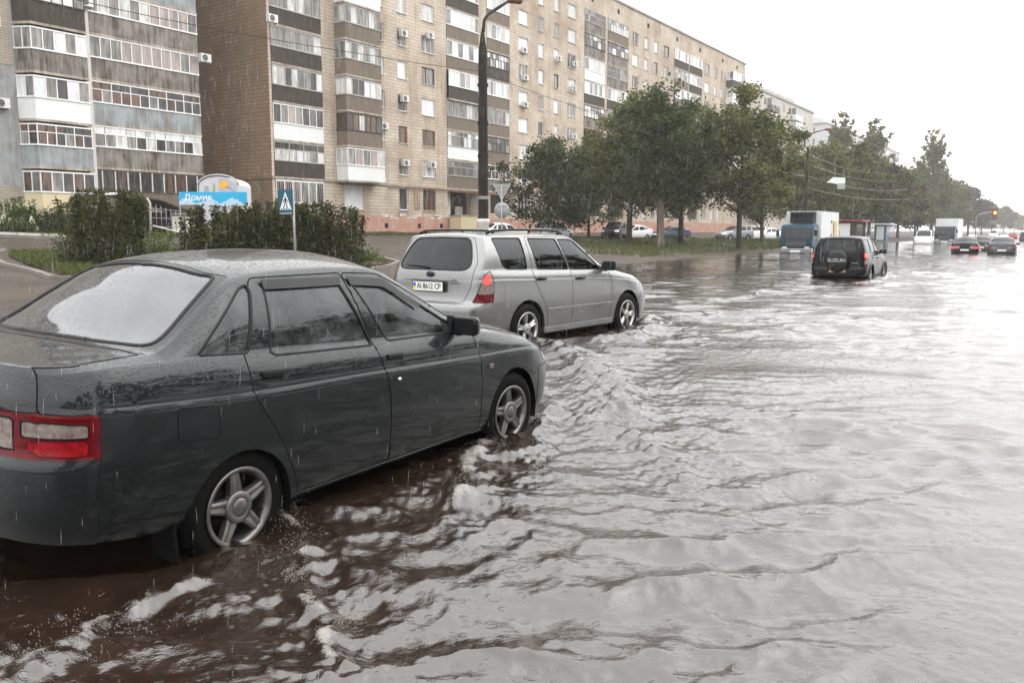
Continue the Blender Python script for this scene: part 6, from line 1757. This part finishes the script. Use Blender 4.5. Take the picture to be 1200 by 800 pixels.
def fbm(x, y, seed, n=14, l0=1., l1=.2):
    g = np.random.default_rng(seed); s = np.zeros_like(x)
    for k in range(n):
        l = l0*(l1/l0)**(k/(n-1)); a = g.uniform(0, 6.283); s += np.sin((x*np.cos(a)+y*np.sin(a))*6.283/l+g.uniform(0, 6.283))*(l/l0)**.6
    return s/np.sqrt(n)
H = np.zeros_like(wxx); DX = np.zeros_like(wxx); DY = np.zeros_like(wxx)
wpx = wxx+.12*fbm(wxx, wyy, 1, 9, 4, .8); wpy = wyy+.12*fbm(wxx, wyy, 2, 9, 4, .8)
spacing = RR*.0046+.001
u, v = road_uv(wxx, wyy)
shore = np.clip((v+17.5)/3, .12, 1)
patch = np.clip(fbm(wxx, wyy, 5, 10, 7, 1.4)*.75+.55, 0, 1.25)
patch *= np.clip(1.35-.045*(wxx-2.0)*np.clip(1-(RR-6)/30, 0, 1)*3, .75, 1.35)        # calmer water away from the cars
#            wavelengths      slope  spread  count  choppiness
for (l0, l1, slope, spread, cnt, chop, env) in ((2.2, .85, .030, .45, 14, .5, None), (.66, .22, .135, .55, 36, .72, patch), (.22, .06, .085, .95, 34, .5, .5+.5*patch)):
    for k in range(cnt):
        l = l0*(l1/l0)**(k/(cnt-1)); a = R(256)+rng.normal()*spread; ka = 6.283/l
        amp = slope*np.sqrt(2./cnt)/ka*rng.uniform(.5, 1.5)*shore*np.clip((l/spacing-2.6)/2.5, 0, 1)
        if env is not None: amp = amp*env
        ph = ka*(math.cos(a)*wpx+math.sin(a)*wpy)+rng.uniform(0, 6.283)
        H += amp*np.sin(ph); c_ = amp*np.cos(ph)*chop*1.5; DX += c_*math.cos(a); DY += c_*math.sin(a)
foam = np.zeros_like(H); rough = fbm(wxx, wyy, 8, 16, .45, .09); rough2 = fbm(wxx, wyy, 9, 12, 1.4, .35)
near = np.zeros_like(H)
for line, h, w, f in WKW:
    d = polydist(wxx+.05*rough2, wyy+.05*rough, line)
    e = np.exp(-(d/w)**2)
    H += h*.62*e*(1+(.5*rough+.25*rough2)*np.clip(w/spacing/5, 0, 1))
    H -= h*.2*np.exp(-((d-w*2.2)/(w*1.2))**2)
    foam = np.maximum(foam, f*(np.exp(-(d/(w*.7))**2)*(.5+.35*rough2+.25*rough)+.52*np.exp(-(d/(w*3.6))**2)*(.6+.5*rough+.25*rough2)))
    near = np.maximum(near, np.exp(-(d/(w*6))**2))
rough3 = fbm(wxx, wyy, 19, 22, .16, .05)
H += near*(.006*rough*np.clip(.09/spacing/2.5, 0, 1)+.0055*rough3*np.clip(.05/spacing/2, 0, 1))
nr, nth = RR.shape; idx = np.arange(nr*nth).reshape(nr, nth)
Q = np.stack([idx[:-1, :-1], idx[:-1, 1:], idx[1:, 1:], idx[1:, :-1]], -1).reshape(-1, 4)
m, nt, b = newmat('water'); oc = objco(nt)
at = nt.nodes.new('ShaderNodeAttribute'); at.attribute_name = 'foam'
fn = noise(nt, 40, 8, .78, oc, .8); fn2 = noise(nt, 3.0, 4, .6, oc)
fm_ = math_(nt, 'ADD', math_(nt, 'MULTIPLY', at.outputs['Fac'], .78), math_(nt, 'MULTIPLY', math_(nt, 'SUBTRACT', fn.outputs['Fac'], .5), 2.2))
fr_ = ramp(nt, [(.68, (0, 0, 0)), (.95, (1, 1, 1))]); nt.links.new(fm_, fr_.inputs['Fac'])
mr = ramp(nt, [(.3, (.015, .0088, .0058)), (.7, (.026, .0160, .0108))]); nt.links.new(fn2.outputs['Fac'], mr.inputs['Fac'])
nt.links.new(mixc(nt, fr_.outputs['Color'], mr.outputs['Color'], (.17, .155, .138)), b.inputs['Base Color'])
b.inputs['IOR'].default_value = 1.82; b.inputs['Specular IOR Level'].default_value = .5
nt.links.new(math_(nt, 'MULTIPLY_ADD', fr_.outputs['Color'], .45), b.inputs['Roughness']); b.inputs['Roughness'].links[0].from_node.inputs[2].default_value = .02
# ripples: fine chop and rings where drops have just landed
c1 = noise(nt, 9, 5, .6, mapping(nt, oc, (1, 1.5, 1), rot=(0, 0, R(-32)))); c2 = noise(nt, 32, 3, .6, oc)
vr = nt.nodes.new('ShaderNodeTexVoronoi'); vr.inputs['Scale'].default_value = 14.; vr.voronoi_dimensions = '2D'; nt.links.new(oc, vr.inputs['Vector'])
vc = nt.nodes.new('ShaderNodeSeparateColor'); nt.links.new(vr.outputs['Color'], vc.inputs[0])
ring = math_(nt, 'SINE', math_(nt, 'MULTIPLY', vr.outputs['Distance'], 42.))
age = math_(nt, 'MULTIPLY', vc.outputs[0], .42)
dd_ = math_(nt, 'ABSOLUTE', math_(nt, 'SUBTRACT', vr.outputs['Distance'], age)); env = math_(nt, 'MULTIPLY', math_(nt, 'SUBTRACT', .13, dd_), 7.5, True)
ring = math_(nt, 'MULTIPLY', math_(nt, 'MULTIPLY', ring, env), math_(nt, 'GREATER_THAN', vc.outputs[1], .45))
rd = nt.nodes.new('ShaderNodeTexNoise'); rd.noise_type = 'RIDGED_MULTIFRACTAL'; rd.inputs['Scale'].default_value = 5.5; rd.inputs['Detail'].default_value = 5; rd.inputs['Roughness'].default_value = .55
nt.links.new(mapping(nt, oc, (.55, 1.5, 1), rot=(0, 0, R(14))), rd.inputs['Vector'])
tb = nt.nodes.new('ShaderNodeAttribute'); tb.attribute_name = 'turbulence'
rdh = math_(nt, 'MULTIPLY', rd.outputs['Fac'], tb.outputs['Fac'])
nb = bump(nt, rdh, .3, .03); nb = bump(nt, c1.outputs['Fac'], .16, .05, nb); nb = bump(nt, c2.outputs['Fac'], .16, .012, nb); nb = bump(nt, ring, .26, .005, nb); nb = bump(nt, fn.outputs['Fac'], .0, .02, nb)
nt.links.new(nb, b.inputs['Normal'])
M['water'] = m
me = np_mesh('water', np.stack([wxx+DX, wyy+DY, H], -1).reshape(-1, 3), Q, [M['water']])
turb = np.clip(.42+.7*near+.35*fbm(wxx, wyy, 15, 8, 9, 2.5)*.5, .05, 1.)
a2 = me.attributes.new('turbulence', 'FLOAT', 'POINT'); a2.data.foreach_set('value', turb.ravel().astype(np.float32))
a_ = me.attributes.new('foam', 'FLOAT', 'POINT'); a_.data.foreach_set('value', foam.ravel().astype(np.float32))
tag(link('water', me), kind='structure')

# ---------------------------------------------------------------- drops thrown up by the wheels
rs = np.random.default_rng(5)
def splash(label, spots):
    P = []; S = []
    for (px, py, n, sx, sy, hz_) in spots:
        g = ground_at(px, py); k = rs.normal(size=(n, 2))*np.array([sx, sy]); z = np.abs(rs.normal(size=n))*hz_*np.exp(-(k[:, 0]/sx)**2*.5)
        P.append(np.stack([g[0]+k[:, 0], g[1]+k[:, 1], z+.005], 1)); S.append(rs.uniform(.0009, .0034, n))
    P = np.concatenate(P); S = np.concatenate(S)[:, None, None]; o8 = np.array([[1, 0, 0], [-1, 0, 0], [0, 1, 0], [0, -1, 0], [0, 0, 1.5], [0, 0, -1.2]])
    V = P[:, None]+o8[None]*S; f8 = np.array([[0, 2, 4], [2, 1, 4], [1, 3, 4], [3, 0, 4], [2, 0, 5], [1, 2, 5], [3, 1, 5], [0, 3, 5]])
    Q = (np.arange(len(P))[:, None, None]*6+f8[None]).reshape(-1, 3)
    tag(link('splash', np_mesh('splash', V.reshape(-1, 3), Q, [M['spray']])), label, 'splash', kind='stuff')
m, nt, b = newmat('spray'); b.inputs['Base Color'].default_value = (.16, .135, .11, 1); b.inputs['Roughness'].default_value = .12; b.inputs['Specular IOR Level'].default_value = .8; M['spray'] = m
splash('muddy drops thrown up round the wheels of the dark sedan', [(334, 606, 520, .05, .12, .035), (350, 640, 330, .05, .10, .022), (346, 675, 200, .04, .06, .012), (628, 500, 420, .07, .10, .05), (575, 522, 260, .06, .08, .03), (545, 560, 200, .05, .08, .014), (395, 730, 160, .06, .05, .010), (120, 735, 260, .16, .06, .012), (60, 768, 200, .12, .05, .012)])
splash('muddy drops thrown up round the wheels of the silver estate car', [(632, 402, 320, .15, .15, .06), (745, 386, 320, .16, .15, .06), (690, 425, 240, .2, .15, .03)])

# ---------------------------------------------------------------- falling rain
rg = np.random.default_rng(77); n = 9000
yy = 2.2+42*rg.random(n)**1.25; xx = (rg.random(n)*1.5-.72)*yy; zz = rg.random(n)**1.1*(2.2+yy*.36)+.05
ln = rg.uniform(.06, .16, n)*np.clip(yy/9, .45, 1.4); wd = .0011*np.clip(yy/6, .8, 3.2); sl = rg.normal(.06, .035, n)
V = []; Q = []
top = np.stack([xx+sl*ln, yy, zz+ln], 1); bot = np.stack([xx, yy, zz], 1); midp = (top*.35+bot*.65)
V = np.zeros((n, 5, 3)); V[:, 0] = bot; V[:, 4] = top
for k in range(3):
    a = 2.094*k; V[:, 1+k] = midp+np.stack([np.cos(a)*wd, np.sin(a)*wd, np.zeros(n)], 1)
base = np.arange(n)[:, None]*5
T = np.concatenate([np.concatenate([base+np.array([[0, 1+k, 1+(k+1) % 3]]), base+np.array([[4, 1+(k+1) % 3, 1+k]])]) for k in range(3)])
m, nt, b = newmat('raindrop'); b.inputs['Base Color'].default_value = (.85, .87, .88, 1); b.inputs['Roughness'].default_value = .2; b.inputs['Alpha'].default_value = .17
M['raindrop'] = m
tag(link('rain', np_mesh('rain', V.reshape(-1, 3), T, [m])), 'rain falling over the street', 'rain', kind='stuff')
# ================================================================= light, air, camera
w = bpy.data.worlds.new('World'); SC.world = w; w.use_nodes = True
nt = w.node_tree; bg = nt.nodes['Background']
sky = nt.nodes.new('ShaderNodeTexSky'); sky.sky_type = 'NISHITA'; sky.sun_disc = False
SUN_EL, SUN_AZ = 48., 70.                     # azimuth measured right of the view axis
sky.sun_elevation = R(SUN_EL); sky.sun_rotation = R(SUN_AZ); sky.air_density = 1.6; sky.dust_density = 7.; sky.ozone_density = .6; sky.altitude = 100
hs = nt.nodes.new('ShaderNodeHueSaturation'); hs.inputs['Saturation'].default_value = .10; nt.links.new(sky.outputs[0], hs.inputs['Color'])
# cloud deck: the clear sky is evened out into grey-white, with soft large cloud shapes
tc = nt.nodes.new('ShaderNodeTexCoord')
n = noise(nt, 1.5, 5, .55, mapping(nt, tc.outputs['Generated'], (1, 1, 2.6)), .4)
r = ramp(nt, [(.3, (.80, .815, .83)), (.7, (1.06, 1.055, 1.05))]); nt.links.new(n.outputs['Fac'], r.inputs['Fac'])
ev = mixc(nt, .82, hs.outputs['Color'], (18.1, 18.1, 18.0))
sz_ = nt.nodes.new('ShaderNodeSeparateXYZ'); nt.links.new(tc.outputs['Generated'], sz_.inputs[0])
gz = math_(nt, 'MULTIPLY_ADD', math_(nt, 'MAXIMUM', sz_.outputs[2], 0.), .75); gz.node.inputs[2].default_value = .80   # an overcast sky is brightest overhead
cg = nt.nodes.new('ShaderNodeCombineColor'); [nt.links.new(gz, cg.inputs[i]) for i in range(3)]
nt.links.new(mixc(nt, 1., mixc(nt, 1., ev, r.outputs['Color'], 'MULTIPLY'), cg.outputs[0], 'MULTIPLY'), bg.inputs['Color'])
bg.inputs['Strength'].default_value = .15
su = bpy.data.lights.new('sun', 'SUN'); su.energy = .6; su.angle = R(60); su.color = (1., .96, .9)
so = bpy.data.objects.new('sun', su); COL.objects.link(so)
az, el = R(SUN_AZ), R(SUN_EL); d = Vector((math.sin(az)*math.cos(el), math.cos(az)*math.cos(el), math.sin(el)))
so.rotation_euler = d.to_track_quat('Z', 'Y').to_euler(); so.location = d*60
# rain haze: one closed box of even air
mb = MB(); m = bpy.data.materials.new('haze'); m.use_nodes = True; nt = m.node_tree; nt.nodes.clear()
out = nt.nodes.new('ShaderNodeOutputMaterial'); pv = nt.nodes.new('ShaderNodeVolumePrincipled')
pv.inputs['Color'].default_value = (.96, .95, .94, 1); pv.inputs['Density'].default_value = .0005; pv.inputs['Anisotropy'].default_value = .2
nt.links.new(pv.outputs[0], out.inputs['Volume'])
mb.box(-640, 1040, -130, 1240, -2, 42, m); hz = mb.build('haze'); tag(hz, 'grey rain haze over the street', 'haze', kind='stuff')
cam = bpy.data.cameras.new('camera'); co = bpy.data.objects.new('camera', cam); COL.objects.link(co)
cam.sensor_width = 36; cam.lens = 36*1000/1200; cam.clip_start = .05; cam.clip_end = 6000
co.location = (0, 0, CAM_H); co.rotation_euler = (math.pi/2-math.atan(129/1000), 0, 0)
SC.camera = co
vs = SC.view_settings; vs.view_transform = 'Standard'; vs.look = 'None'; vs.gamma = 1; vs.exposure = .1; vs.use_curve_mapping = False
SC.render.engine = 'CYCLES'; cy = SC.cycles; cy.max_bounces = 6; cy.transparent_max_bounces = 12; cy.volume_bounces = 1; cy.use_denoising = True; cy.caustics_reflective = False; cy.caustics_refractive = False
cy.sample_clamp_indirect = 6
